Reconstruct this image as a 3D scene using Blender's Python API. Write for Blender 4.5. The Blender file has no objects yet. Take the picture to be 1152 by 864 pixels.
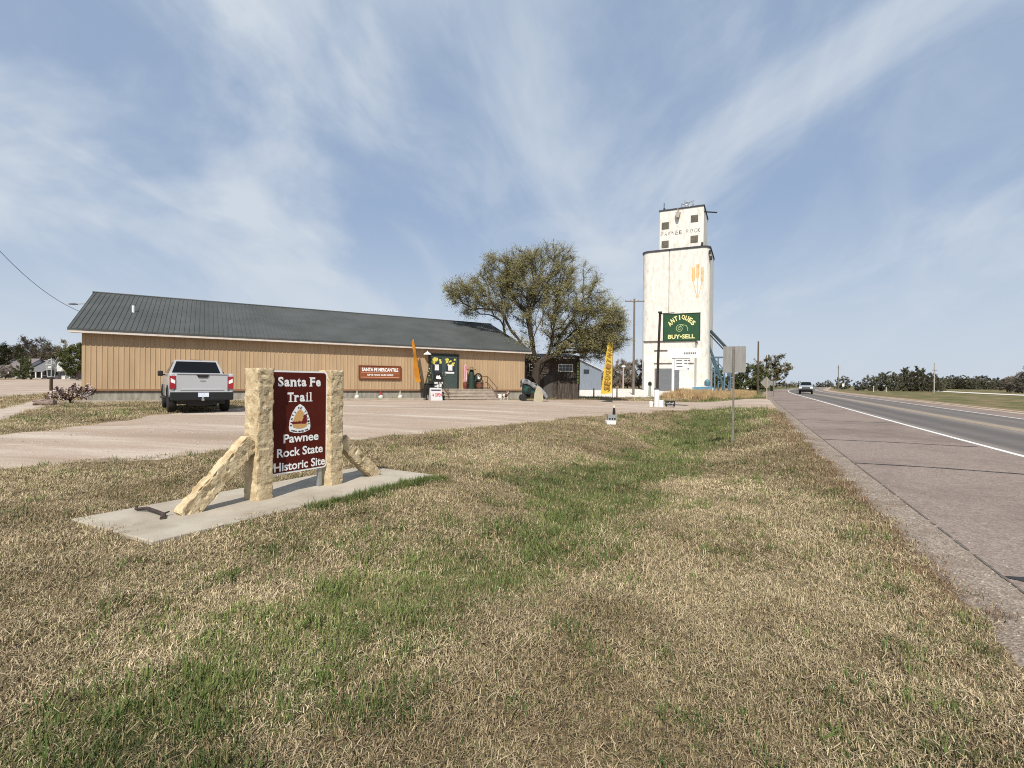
import bpy, bmesh, math, random
import numpy as np
from mathutils import Vector, Matrix, noise as mnoise
R = math.radians
random.seed(7)
scn = bpy.context.scene
col = scn.collection

# ------------------------------------------------------------------ camera
F = 560.0 / 1152.0                       # focal length in picture widths
CAM = Vector((0, 0, 1.65))
_k = Vector((0.0105, 1.0, 0.00357)).normalized()          # world up, in camera axes
_f = (Vector((0, 0, -1)) - _k * _k.dot(Vector((0, 0, -1)))).normalized()
_x = _f.cross(_k)
ROT = Matrix((_x, _f, _k))
cd = bpy.data.cameras.new('camera')
cd.sensor_width = 36.0
cd.lens = 36.0 * F
cd.clip_start = 0.05
cd.clip_end = 6000
cam = bpy.data.objects.new('camera', cd)
col.objects.link(cam)
cam.matrix_world = Matrix.Translation(CAM) @ ROT.to_4x4()
scn.camera = cam

# ------------------------------------------------------------------ sky and sun
SUN_EL, SUN_HEAD = 47.0, 191.0           # heading measured from +Y towards +X
SKY_STRENGTH, SUN_STRENGTH, EXPOSURE = 0.10, 4.2, 0.42
w = bpy.data.worlds.new('World')
scn.world = w
w.use_nodes = True
nt = w.node_tree
nt.nodes.clear()
def wn(t, **kw):
    n = nt.nodes.new(t)
    for a, b in kw.items():
        setattr(n, a, b)
    return n
def wl(a, b):
    nt.links.new(a, b)
out = wn('ShaderNodeOutputWorld'); bg = wn('ShaderNodeBackground')
sky = wn('ShaderNodeTexSky', sky_type='NISHITA', sun_disc=False)
sky.sun_elevation = R(SUN_EL); sky.sun_rotation = R(SUN_HEAD)
sky.air_density = 1.0; sky.dust_density = 1.6; sky.ozone_density = 1.5; sky.altitude = 600
tc = wn('ShaderNodeTexCoord'); sep = wn('ShaderNodeSeparateXYZ')
wl(tc.outputs['Generated'], sep.inputs[0])
def wm(op, a, b=None, c=None, clamp=False):
    n = wn('ShaderNodeMath', operation=op, use_clamp=clamp)
    for i, v in enumerate((a, b, c)):
        if v is None: continue
        if isinstance(v, (int, float)): n.inputs[i].default_value = v
        else: wl(v, n.inputs[i])
    return n.outputs[0]
zc = wm('ADD', wm('MAXIMUM', sep.outputs[2], 0.0), 0.36)
px_ = wm('DIVIDE', sep.outputs[0], zc); py_ = wm('DIVIDE', sep.outputs[1], zc)
comb = wn('ShaderNodeCombineXYZ'); wl(px_, comb.inputs[0]); wl(py_, comb.inputs[1])
def cloud(rot, sx, sy, scale, detail, dist, lo, hi, off):
    mp = wn('ShaderNodeMapping'); mp.inputs['Rotation'].default_value = (0, 0, R(rot))
    mp.inputs['Location'].default_value = off
    mp.inputs['Scale'].default_value = (sx, sy, 1)
    wl(comb.outputs[0], mp.inputs[0])
    n = wn('ShaderNodeTexNoise'); n.inputs['Scale'].default_value = scale
    n.inputs['Detail'].default_value = detail; n.inputs['Roughness'].default_value = 0.55
    n.inputs['Distortion'].default_value = dist
    wl(mp.outputs[0], n.inputs['Vector'])
    mr = wn('ShaderNodeMapRange', interpolation_type='SMOOTHSTEP'); mr.inputs[1].default_value = lo; mr.inputs[2].default_value = hi
    wl(n.outputs[0], mr.inputs[0])
    return mr.outputs[0]
c1 = cloud(35, 1.0, 0.62, 1.25, 11, 0.6, 0.42, 0.63, (4.1, 1.2, 0))
c2 = cloud(-30, 1.0, 0.50, 3.6, 11, 0.9, 0.42, 0.72, (7.3, 0.4, 0))
c3 = cloud(-10, 1.0, 0.7, 0.5, 3, 0.2, 0.30, 0.62, (0.8, 5.2, 0))
cov = wm('ADD', wm('MULTIPLY', wm('ADD', wm('MULTIPLY', c1, 0.72), wm('MULTIPLY', c2, 0.36)), wm('ADD', wm('MULTIPLY', c3, 0.40), 0.58)), 0.20)
low = wn('ShaderNodeMapRange', interpolation_type='SMOOTHSTEP'); low.inputs[1].default_value = 0.0; low.inputs[2].default_value = 0.34
low.inputs[3].default_value = 0.86; low.inputs[4].default_value = 0.08
wl(sep.outputs[2], low.inputs[0])
covt = wm('MAXIMUM', cov, 0.0)
covt = wm('ADD', covt, wm('MULTIPLY', wm('SUBTRACT', 1.0, covt, clamp=True), low.outputs[0]), clamp=True)
mixc = wn('ShaderNodeMix', data_type='RGBA'); wl(covt, mixc.inputs['Factor'])
hsv = wn('ShaderNodeHueSaturation'); hsv.inputs['Saturation'].default_value = 1.0; hsv.inputs['Value'].default_value = 1.0
wl(sky.outputs[0], hsv.inputs['Color'])
flat = wn('ShaderNodeMix', data_type='RGBA'); flat.inputs['Factor'].default_value = 0.72; flat.inputs['B'].default_value = (1.6, 2.55, 4.2, 1)
wl(hsv.outputs[0], flat.inputs['A'])
wl(flat.outputs['Result'], mixc.inputs['A'])
CLOUD = (4.6, 5.12, 5.75, 1)
mixc.inputs['B'].default_value = CLOUD
wl(mixc.outputs['Result'], bg.inputs['Color'])
bg.inputs['Strength'].default_value = SKY_STRENGTH
wl(bg.outputs[0], out.inputs[0])
w.cycles.sampling_method = 'MANUAL'; w.cycles.sample_map_resolution = 1024

sd_ = bpy.data.lights.new('sun', 'SUN'); sd_.energy = SUN_STRENGTH; sd_.angle = R(0.5); sd_.color = (1.0, 0.95, 0.87)
sun = bpy.data.objects.new('sun', sd_); col.objects.link(sun)
SUN = Vector((math.sin(R(SUN_HEAD)) * math.cos(R(SUN_EL)), math.cos(R(SUN_HEAD)) * math.cos(R(SUN_EL)), math.sin(R(SUN_EL))))
sun.rotation_euler = SUN.to_track_quat('Z', 'Y').to_euler()
sun.location = (0, -20, 40)
scn.view_settings.view_transform = 'Standard'
scn.view_settings.look = 'None'
scn.view_settings.exposure = EXPOSURE
scn.view_settings.gamma = 1.0
scn.view_settings.use_curve_mapping = False
scn.cycles.max_bounces = 6
scn.cycles.use_denoising = False
scn.cycles.pixel_filter_type = 'BLACKMAN_HARRIS'; scn.cycles.filter_width = 1.05
scn.cycles.use_adaptive_sampling = False

# ------------------------------------------------------------------ helpers
def at(px, py, Y):
    """point at depth Y seen at pixel (px, py) of the 1152 x 864 photograph"""
    d = ROT @ Vector(((px - 576) / 560.0, (432 - py) / 560.0, -1))
    return CAM + d * (Y / d.y)

def vnoise(x, y, seed=0):
    x = np.asarray(x, float); y = np.asarray(y, float)
    xi = np.floor(x).astype(np.int64); yi = np.floor(y).astype(np.int64)
    xf = x - xi; yf = y - yi
    u = xf * xf * (3 - 2 * xf); v = yf * yf * (3 - 2 * yf)
    def hsh(a, b):
        n = (a * 374761393 + b * 668265263 + seed * 974711) & 0x7fffffff
        n = ((n ^ (n >> 13)) * 1274126177) & 0x7fffffff
        return ((n ^ (n >> 16)) & 0xffff) / 65535.0
    return (hsh(xi, yi) * (1 - u) + hsh(xi + 1, yi) * u) * (1 - v) + (hsh(xi, yi + 1) * (1 - u) + hsh(xi + 1, yi + 1) * u) * v
def fbm(x, y, seed=0, octv=4):
    s = 0; a = 0.5; t = 0
    for i in range(octv):
        s = s + a * vnoise(np.asarray(x) * 2 ** i + 17.3 * i, np.asarray(y) * 2 ** i + 5.1 * i, seed + i)
        t += a; a *= 0.5
    return s / t
def sstep(a, b, x):
    t = np.clip((np.asarray(x, float) - a) / (b - a), 0, 1)
    return t * t * (3 - 2 * t)

class MB:
    def __init__(self):
        self.v = []; self.f = []; self.mi = []; self.m = 0
    def poly(self, pts):
        n = len(self.v); self.v += [tuple(p) for p in pts]
        self.f.append(tuple(range(n, n + len(pts)))); self.mi.append(self.m)
    def box(self, c, s, M=None):
        x, y, z = s[0] / 2, s[1] / 2, s[2] / 2
        P = [Vector((a * x, b * y, e * z)) for a in (-1, 1) for b in (-1, 1) for e in (-1, 1)]
        if M is not None: P = [M @ p for p in P]
        c = Vector(c); n = len(self.v)
        self.v += [tuple(p + c) for p in P]
        for q in ((0, 1, 3, 2), (4, 6, 7, 5), (0, 4, 5, 1), (2, 3, 7, 6), (0, 2, 6, 4), (1, 5, 7, 3)):
            self.f.append(tuple(n + i for i in q)); self.mi.append(self.m)
        return self
    def tube(self, pts, rad, n=8, cap=True):
        pts = [Vector(p) for p in pts]
        if not isinstance(rad, (list, tuple)): rad = [rad] * len(pts)
        base = len(self.v); a = None
        for i, p in enumerate(pts):
            t = (pts[min(i + 1, len(pts) - 1)] - pts[max(i - 1, 0)])
            if t.length < 1e-9: t = Vector((0, 0, 1))
            t.normalize()
            if a is None:
                a = t.orthogonal().normalized()
            else:
                a = (a - t * a.dot(t))
                a = a.normalized() if a.length > 1e-6 else t.orthogonal().normalized()
            b = t.cross(a)
            for k in range(n):
                an = 2 * math.pi * k / n
                self.v.append(tuple(p + (a * math.cos(an) + b * math.sin(an)) * rad[i]))
        for i in range(len(pts) - 1):
            for k in range(n):
                q = base + i * n
                self.f.append((q + k, q + (k + 1) % n, q + n + (k + 1) % n, q + n + k)); self.mi.append(self.m)
        if cap:
            self.f.append(tuple(base + k for k in reversed(range(n)))); self.mi.append(self.m)
            q = base + (len(pts) - 1) * n
            self.f.append(tuple(q + k for k in range(n))); self.mi.append(self.m)
        return self
    def lathe(self, prof, c=(0, 0, 0), n=16):
        """profile of (radius, z) turned round a vertical axis"""
        base = len(self.v); c = Vector(c)
        for r, z in prof:
            for k in range(n):
                a = 2 * math.pi * k / n
                self.v.append((c.x + r * math.cos(a), c.y + r * math.sin(a), c.z + z))
        for i in range(len(prof) - 1):
            for k in range(n):
                q = base + i * n
                self.f.append((q + k, q + (k + 1) % n, q + n + (k + 1) % n, q + n + k)); self.mi.append(self.m)
        self.f.append(tuple(base + k for k in reversed(range(n)))); self.mi.append(self.m)
        q = base + (len(prof) - 1) * n
        self.f.append(tuple(q + k for k in range(n))); self.mi.append(self.m)
        return self
    def prism(self, outline, axis_vec, M=None):
        """extrude a closed planar outline (list of 3-D points) along a vector"""
        a = [Vector(p) for p in outline]; b = [p + Vector(axis_vec) for p in a]
        if M is not None: a = [M @ p for p in a]; b = [M @ p for p in b]
        n = len(self.v); k = len(a)
        self.v += [tuple(p) for p in a] + [tuple(p) for p in b]
        self.f.append(tuple(range(n + k - 1, n - 1, -1))); self.mi.append(self.m)
        self.f.append(tuple(range(n + k, n + 2 * k))); self.mi.append(self.m)
        for i in range(k):
            j = (i + 1) % k
            self.f.append((n + i, n + j, n + k + j, n + k + i)); self.mi.append(self.m)
        return self
    def build(self, name, mat, parent=None, smooth=False, bevel=0, segs=2, fix=True):
        me = bpy.data.meshes.new(name)
        me.from_pydata(self.v, [], self.f)
        mats = mat if isinstance(mat, (list, tuple)) else [mat]
        for m in mats: me.materials.append(m)
        if len(mats) > 1: me.polygons.foreach_set('material_index', self.mi)
        if fix and len(self.f) < 20000:
            bm = bmesh.new(); bm.from_mesh(me)
            bmesh.ops.recalc_face_normals(bm, faces=bm.faces)
            if bevel:
                es = [e for e in bm.edges if len(e.link_faces) == 2 and e.calc_face_angle(0) > 0.5]
                bmesh.ops.bevel(bm, geom=es, offset=bevel, segments=segs, affect='EDGES', profile=0.5, clamp_overlap=True)
            bm.to_mesh(me); bm.free()
        if smooth:
            for p in me.polygons: p.use_smooth = True
            me.set_sharp_from_angle(angle=R(40))
        o = bpy.data.objects.new(name, me); col.objects.link(o)
        if parent: o.parent = parent
        return o

def grid_obj(name, X, Y, Z, mat, keep=None, attrs=None):
    ny, nx = X.shape
    v = np.stack([X, Y, Z], -1).reshape(-1, 3)
    idx = np.arange(nx * ny).reshape(ny, nx)
    q = np.stack([idx[:-1, :-1], idx[:-1, 1:], idx[1:, 1:], idx[1:, :-1]], -1).reshape(-1, 4)
    if keep is not None:
        q = q[keep.reshape(-1)]
        used = np.unique(q); mp = np.full(nx * ny, -1); mp[used] = np.arange(len(used))
        v = v[used]; q = mp[q]
    else: used = np.arange(nx * ny)
    me = bpy.data.meshes.new(name)
    me.vertices.add(len(v)); me.vertices.foreach_set('co', v.astype(np.float32).ravel())
    me.loops.add(len(q) * 4); me.loops.foreach_set('vertex_index', q.astype(np.int32).ravel())
    me.polygons.add(len(q)); me.polygons.foreach_set('loop_start', np.arange(0, len(q) * 4, 4, dtype=np.int32))
    me.update(calc_edges=True)
    me.polygons.foreach_set('use_smooth', np.ones(len(q), bool))
    for k, a in (attrs or {}).items():
        at_ = me.attributes.new(k, 'FLOAT', 'POINT'); at_.data.foreach_set('value', a.reshape(-1)[used].astype(np.float32))
    me.materials.append(mat)
    o = bpy.data.objects.new(name, me); col.objects.link(o)
    return o

def tag(o, label=None, cat=None, group=None, kind=None):
    if label: o['label'] = label
    if cat: o['category'] = cat
    if group: o['group'] = group
    if kind: o['kind'] = kind
    return o
def thing(name, label, cat, loc=(0, 0, 0), rz=0, group=None):
    o = bpy.data.objects.new(name, None); col.objects.link(o)
    o.empty_display_size = 0.2
    o.location = loc; o.rotation_euler = (0, 0, rz)
    return tag(o, label, cat, group)
_kids = {}
def copy_tree(o, parent=None):
    c = o.copy(); col.objects.link(c)
    if parent: c.parent = parent
    for ch in list(o.children): copy_tree(ch, c)
    return c

# ------------------------------------------------------------------ materials
def mat(name, c, rough=0.8, c2=None, scale=4.0, amt=None, bump=0.0, bscale=None, metal=0.0, detail=5, spec=0.3, stretch=None, coat=0, coord='Object', lo=0.35, hi=0.65):
    m = bpy.data.materials.new(name); m.use_nodes = True
    t = m.node_tree; b = t.nodes['Principled BSDF']
    b.inputs['Roughness'].default_value = rough; b.inputs['Metallic'].default_value = metal
    b.inputs['Specular IOR Level'].default_value = spec
    if coat: b.inputs['Coat Weight'].default_value = coat; b.inputs['Coat Roughness'].default_value = 0.08
    b.inputs['Base Color'].default_value = (*c, 1)
    def src():
        tc = t.nodes.new('ShaderNodeTexCoord'); mp = t.nodes.new('ShaderNodeMapping')
        if stretch: mp.inputs['Scale'].default_value = stretch
        if coord == 'World':
            g = t.nodes.new('ShaderNodeNewGeometry'); t.links.new(g.outputs['Position'], mp.inputs[0])
        else: t.links.new(tc.outputs[coord], mp.inputs[0])
        return mp.outputs[0]
    if c2 is not None:
        n = t.nodes.new('ShaderNodeTexNoise'); n.inputs['Scale'].default_value = scale; n.inputs['Detail'].default_value = detail
        n.inputs['Roughness'].default_value = 0.65
        t.links.new(src(), n.inputs['Vector'])
        mr = t.nodes.new('ShaderNodeMapRange'); mr.inputs[1].default_value = lo; mr.inputs[2].default_value = hi
        t.links.new(n.outputs[0], mr.inputs[0])
        mx = t.nodes.new('ShaderNodeMix'); mx.data_type = 'RGBA'
        mx.inputs['A'].default_value = (*c, 1); mx.inputs['B'].default_value = (*c2, 1)
        t.links.new(mr.outputs[0], mx.inputs['Factor']); t.links.new(mx.outputs['Result'], b.inputs['Base Color'])
    if bump:
        n = t.nodes.new('ShaderNodeTexNoise'); n.inputs['Scale'].default_value = bscale or scale * 3; n.inputs['Detail'].default_value = 6
        t.links.new(src(), n.inputs['Vector'])
        bp = t.nodes.new('ShaderNodeBump'); bp.inputs['Strength'].default_value = min(1, bump); bp.inputs['Distance'].default_value = 0.02
        t.links.new(n.outputs[0], bp.inputs['Height']); t.links.new(bp.outputs[0], b.inputs['Normal'])
    return m

def glass(name, c=(0.02, 0.025, 0.03)):
    return mat(name, c, rough=0.06, spec=0.6)

def text_mesh(body, size=1.0, bold=0.0, spacing=1.0):
    cu = bpy.data.curves.new('t', 'FONT'); cu.body = body; cu.size = size; cu.align_x = 'CENTER'; cu.align_y = 'CENTER'
    cu.offset = bold; cu.space_character = spacing; cu.resolution_u = 4
    o = bpy.data.objects.new('t', cu); col.objects.link(o)
    dg = bpy.context.evaluated_depsgraph_get(); dg.update()
    me = bpy.data.meshes.new_from_object(o.evaluated_get(dg))
    bpy.data.objects.remove(o); bpy.data.curves.remove(cu)
    return me
def text_verts(body, bold=0.0, spacing=1.0):
    me = text_mesh(body, 1.0, bold, spacing)
    v = [Vector(x.co) for x in me.vertices]; f = [tuple(p.vertices) for p in me.polygons]
    bpy.data.meshes.remove(me)
    return v, f
def put_text(mb, body, cx, cz, w, h, y=0.0, bold=0.012, spacing=1.0, fn=None):
    """lettering in the local XZ plane (facing -Y), fitted into w x h, centred at (cx, cz)"""
    v, f = text_verts(body, bold, spacing)
    x0 = min(p.x for p in v); x1 = max(p.x for p in v); y0 = min(p.y for p in v); y1 = max(p.y for p in v)
    n = len(mb.v)
    for p in v:
        a = (p.x - (x0 + x1) / 2) / (x1 - x0) * w; b = (p.y - (y0 + y1) / 2) / (y1 - y0) * h
        a, b = a + cx, b + cz
        if fn: a, b = fn(a, b)
        mb.v.append((a, y, b))
    for q in f: mb.f.append(tuple(n + i for i in q)); mb.mi.append(mb.m)

M = {}
M['white'] = mat('white_paint', (0.78, 0.77, 0.74), 0.6, (0.66, 0.64, 0.60), 2.0)
M['trim'] = mat('eave_trim', (0.60, 0.54, 0.48), 0.6, (0.5, 0.44, 0.39), 3.0)
M['siding'] = mat('tan_metal_siding', (0.455, 0.32, 0.19), 0.55, (0.375, 0.262, 0.155), 1.6, stretch=(1, 1, 0.18), spec=0.3)
M['roof'] = mat('green_grey_metal_roof', (0.060, 0.065, 0.061), 0.6, (0.082, 0.086, 0.082), 0.5, spec=0.15)
M['found'] = mat('weathered_concrete', (0.36, 0.335, 0.28), 0.9, (0.22, 0.20, 0.16), 2.5, bump=0.4, stretch=(2.2, 2.2, 0.5))
M['conc'] = mat('concrete', (0.40, 0.355, 0.285), 0.9, (0.27, 0.225, 0.17), 1.6, bump=0.3, bscale=60, detail=10, lo=.42, hi=.72)
M['dgreen'] = mat('dark_green_paint', (0.048, 0.066, 0.060), 0.5, (0.06, 0.08, 0.072), 4)
M['glass'] = glass('dark_glass')
M['black'] = mat('black_iron', (0.012, 0.012, 0.013), 0.5, (0.03, 0.026, 0.022), 8)
M['rubber'] = mat('tyre_rubber', (0.018, 0.018, 0.018), 0.85, (0.03, 0.028, 0.025), 10)
M['steel'] = mat('galvanised_steel', (0.42, 0.43, 0.42), 0.45, (0.3, 0.31, 0.30), 6, metal=0.6)
M['alu'] = mat('weathered_sign_back', (0.30, 0.29, 0.265), 0.55, (0.23, 0.22, 0.2), 3, metal=0.35, stretch=(3, 3, .4))
M['brown'] = mat('brown_sign_face', (0.095, 0.015, 0.009), 0.5, (0.08, 0.012, 0.007), 3, spec=.12)
M['wht'] = mat('white_lettering', (0.86, 0.86, 0.84), 0.5)
M['lime'] = mat('yellow_limestone', (0.54, 0.435, 0.275), 0.95, (0.31, 0.215, 0.11), 7, bump=.5, bscale=38, detail=10, lo=.44, hi=.70)
M['wood'] = mat('dark_weathered_boards', (0.045, 0.034, 0.027), 0.9, (0.15, 0.125, 0.105), 3, bump=.6, stretch=(7, 7, .5), lo=.45, hi=.75)
M['pole'] = mat('weathered_pole_wood', (0.20, 0.17, 0.14), 0.9, (0.12, 0.10, 0.085), 5, bump=.5, stretch=(5, 5, .4))
M['bark'] = mat('tree_bark', (0.07, 0.052, 0.038), 0.95, (0.035, 0.027, 0.02), 9, bump=.8, stretch=(1, 1, .3))
# ------------------------------------------------------------------ terrain
PHI = R(25.7)
RS, RC = math.sin(PHI), math.cos(PHI)               # along the highway = (RS, RC), its right side = (RC, -RS)
def off(s):                                          # the highway bends gently to the right far ahead
    s = np.asarray(s, float); t = np.clip(s - 70, 0, None)
    return np.where(t < 150, t * t * 0.00042, 150 ** 2 * 0.00042 + (t - 150) * 0.126)
def sd_of(x, y):
    s = RS * x + RC * y; d = RC * x - RS * y
    return s, d - off(s)
def road_xy(s, d):
    d = d + off(s)
    return RS * s + RC * d, RC * s - RS * d
def road_z(s):
    return -0.05 + 0.25 * sstep(15, 85, s)
def hgt(x, y):
    x = np.asarray(x, float); y = np.asarray(y, float)
    s, d = sd_of(x, y)
    rz = road_z(s)
    west = 0.0 + 0.37 * sstep(-3.5, -15, d) - 0.20 * sstep(18, 42, s) * sstep(-26, -12, d) + 0.12 * sstep(45, 80, s) * sstep(-60, -10, d)
    west = west + 0.85 * sstep(-50, -130, x)
    near = sstep(0.4, -5, d)
    h = rz * (1 - near) + west * near
    dip = (0.10 + 0.80 * sstep(4, 24, s)) * (1 - sstep(29.5, 34.5, s)) * np.exp(-((d + 2.4) / 2.2) ** 2)
    h = h - dip
    east = sstep(15, 24, d)
    h = h - east * 0.35
    return h
def hit(px, py):
    """where the ray through a pixel meets the terrain"""
    d = ROT @ Vector(((px - 576) / 560.0, (432 - py) / 560.0, -1)); d = d / d.y
    Y = 1.5
    while Y < 900:
        p = CAM + d * Y
        if p.z <= float(hgt(p.x, p.y)): break
        Y *= 1.004
    return Vector((p.x, p.y, float(hgt(p.x, p.y))))
def gz(x, y): return float(hgt(x, y))
def gp(x, y, dz=0.0): return Vector((x, y, gz(x, y) + dz))

def poly_sd(x, y, P):
    """signed distance to a polygon, positive inside"""
    x = np.asarray(x, float); y = np.asarray(y, float)
    best = np.full(x.shape, 1e9); ins = np.zeros(x.shape, bool)
    for i in range(len(P)):
        ax, ay = P[i]; bx, by = P[(i + 1) % len(P)]
        ex, ey = bx - ax, by - ay
        t = np.clip(((x - ax) * ex + (y - ay) * ey) / (ex * ex + ey * ey + 1e-12), 0, 1)
        best = np.minimum(best, np.hypot(x - ax - t * ex, y - ay - t * ey))
        c = ((ay > y) != (by > y)) & (x < (bx - ax) * (y - ay) / ((by - ay) if by != ay else 1e-12) + ax)
        ins ^= c
    return np.where(ins, best, -best)

# building frame: left front corner BL, along the wall BU, outward (towards the camera) BN
BL = Vector((-22.4, 25.9, 0)); BU = Vector((0.851, 0.525, 0)); BN = Vector((0.525, -0.851, 0)); BLEN = 27.5; BDEP = 13.0
def bpt(t, n, z=0.0): return BL + BU * t + BN * n + Vector((0, 0, z))
_e = bpt(BLEN, 0.5); _c = bpt(10.5, 1.3)
LOT = [(-30, -6), (-14, 0.5), (-7.9, 7.6), (-6.3, 9.5), (-4.2, 12.3), (-1.6, 16), (1.9, 21.2), (5.6, 27.0), (9.8, 32.8), (14.5, 34.6), (19.0, 35.2), (19.9, 36.6),
       (28.0, 54.2), (27, 54.5), (20.5, 50.5), (13, 47.5), (6.5, 44.2), (2.5, 41.6), (_e.x, _e.y), (_c.x, _c.y), (-12.2, 21.5), (-12.2, 17.4), (-11.8, 14.5), (-10.9, 11.8), (-11.2, 9.6), (-24, 2), (-34, -2)]
YARD = [(7.5, 51), (12, 53.5), (17, 58), (21, 68), (27, 82), (40, 86), (44, 110), (10, 112), (5, 80), (1, 57), (3, 51)]
_n = Vector((-0.525, 0.851, 0))
STREET = [(-31 - .525 * k - .851 * q, 30 + .851 * k - .525 * q) for k, q in ((-6, 0), (90, 0), (300, 0), (300, 25), (90, 25), (-6, 25))]
PATH = [tuple(hit(*p).xy) for p in ((-60, 486), (0, 474), (28, 464), (58, 455.5), (66, 452), (62, 448.5), (44, 449), (22, 455), (0, 460), (-60, 468))]
FARM = [(58, 90), (130, 120), (300, 190), (300, 196), (128, 126), (56, 96)]
def swale_green(x, y):
    s, d = sd_of(x, y)
    n = fbm(x * 0.55, y * 0.55, 3, 4); n2 = fbm(x * 2.3, y * 2.3, 9, 3)
    g = np.exp(-((d + 2.45 + 0.25 * np.sin(s * .9) + (n2 - .5) * .9) / (.80 + .035 * s)) ** 2) * (1.05 + 0.4 * sstep(3, 8, s))
    g = g + 0.9 * np.exp(-((d + 1.2) / 2.6) ** 2) * sstep(17, 24, s)
    g = g + 0.75 * sstep(16, 20, d)
    patch = np.exp(-((x + 14.5) / 3) ** 2 - ((y - 16.5) / 4.5) ** 2) * 0.55
    return np.clip(g * (0.42 + 1.0 * n) + patch + (n - 0.62) * 1.3 + (n2 - 0.5) * 0.5, 0, 1)

def lot_sd(x, y):
    w = (fbm(np.asarray(x) * 0.7, np.asarray(y) * 0.7, 21, 4) - 0.5) * 1.3
    return poly_sd(x, y, LOT) + w
def soft_areas(x, y):
    a = lot_sd(x, y)
    for P in (YARD, STREET, PATH): a = np.maximum(a, poly_sd(x, y, P))
    return a
def axis(lo, hi, c, fine, grow, mx):
    a = [c]
    st = fine
    while a[-1] < hi: a.append(a[-1] + st); st = min(st * grow, mx)
    b = [c]; st = fine
    while b[-1] > lo: b.append(b[-1] - st); st = min(st * grow, mx)
    return np.array(sorted(set(b + a)))
SA, SB = Vector((-3.38, 4.69, 0)), Vector((-1.26, 8.19, 0))
SU = (SB - SA).normalized(); SN = Vector((SU.y, -SU.x, 0)); SLEN, SWID, STOP = (SB - SA).length, 1.6, 0.115
SLAB = [(SA.x, SA.y), (SB.x, SB.y), ((SB - SN * SWID).x, (SB - SN * SWID).y), ((SA - SN * SWID).x, (SA - SN * SWID).y)]
def slab_level(x, y, h):                             # the turf has grown level with the slab
    k = sstep(-1.6, -.1, poly_sd(x, y, SLAB)); return h * (1 - k) + .078 * k
gx = axis(-1500, 1500, -1, 0.10, 1.013, 60); gy = axis(-12, 3500, 3, 0.10, 1.011, 90)
X, Y = np.meshgrid(gx, gy)
s_, d_ = sd_of(X, Y)
fine = np.clip(1 - np.hypot(X, Y) / 60, 0, 1)
Z = slab_level(X, Y, hgt(X, Y)) + fine * (1 - .6 * sstep(-1.2, -.2, poly_sd(X, Y, SLAB))) * ((fbm(X * 1.1, Y * 1.1, 5, 3) - 0.5) * 0.10 + (fbm(X * 6, Y * 6, 6, 2) - .5) * 0.025) * np.clip((1.2 - d_) * 2, 0.2, 1)
soft = soft_areas(X, Y)
Z = Z - np.clip(soft * 0.15, 0, 0.10) * (fine > 0) - np.where(fine > 0, 0, (soft > 0) * 0.1)
Z = Z - 0.16 * sstep(1.45, 1.9, d_) * (1 - sstep(15.0, 15.6, d_))
G = swale_green(X, Y)

def ground_mat():
    m = bpy.data.materials.new('dry_grass_ground'); m.use_nodes = True
    t = m.node_tree; b = t.nodes['Principled BSDF']; b.inputs['Roughness'].default_value = 0.95; b.inputs['Specular IOR Level'].default_value = 0.1
    g = t.nodes.new('ShaderNodeNewGeometry')
    def nz(sc, det=6, ro=.65):
        n = t.nodes.new('ShaderNodeTexNoise'); n.inputs['Scale'].default_value = sc; n.inputs['Detail'].default_value = det; n.inputs['Roughness'].default_value = ro
        t.links.new(g.outputs['Position'], n.inputs['Vector']); return n.outputs[0]
    def mr(x, a, bb, c=0, d=1):
        n = t.nodes.new('ShaderNodeMapRange'); n.inputs[1].default_value = a; n.inputs[2].default_value = bb; n.inputs[3].default_value = c; n.inputs[4].default_value = d
        t.links.new(x, n.inputs[0]); return n.outputs[0]
    def mix(f, a, bb):
        n = t.nodes.new('ShaderNodeMix'); n.data_type = 'RGBA'; t.links.new(f, n.inputs['Factor'])
        for k, v in (('A', a), ('B', bb)):
            if isinstance(v, tuple): n.inputs[k].default_value = (*v, 1)
            else: t.links.new(v, n.inputs[k])
        return n.outputs['Result']
    straw = mix(mr(nz(38, 4), .38, .64), (0.085, 0.06, 0.034), (0.34, 0.26, 0.15))
    straw = mix(mr(nz(1.3), .45, .66), straw, (0.20, 0.135, 0.075))
    green = mix(mr(nz(26, 4), .35, .65), (0.045, 0.058, 0.02), (0.13, 0.135, 0.05))
    at_ = t.nodes.new('ShaderNodeAttribute'); at_.attribute_name = 'green'
    ad = t.nodes.new('ShaderNodeMath'); ad.operation = 'ADD'; t.links.new(at_.outputs['Fac'], ad.inputs[0]); t.links.new(mr(nz(5), .3, .7, -.25, .25), ad.inputs[1])
    c = mix(mr(ad.outputs[0], .25, .75), straw, green)
    t.links.new(c, b.inputs['Base Color'])
    bp = t.nodes.new('ShaderNodeBump'); bp.inputs['Strength'].default_value = 0.8; bp.inputs['Distance'].default_value = 0.03
    t.links.new(nz(45, 5), bp.inputs['Height']); t.links.new(bp.outputs[0], b.inputs['Normal'])
    return m
M['ground'] = ground_mat()
go = grid_obj('ground', X, Y, Z, M['ground'], attrs={'green': G}); tag(go, kind='structure')

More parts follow.
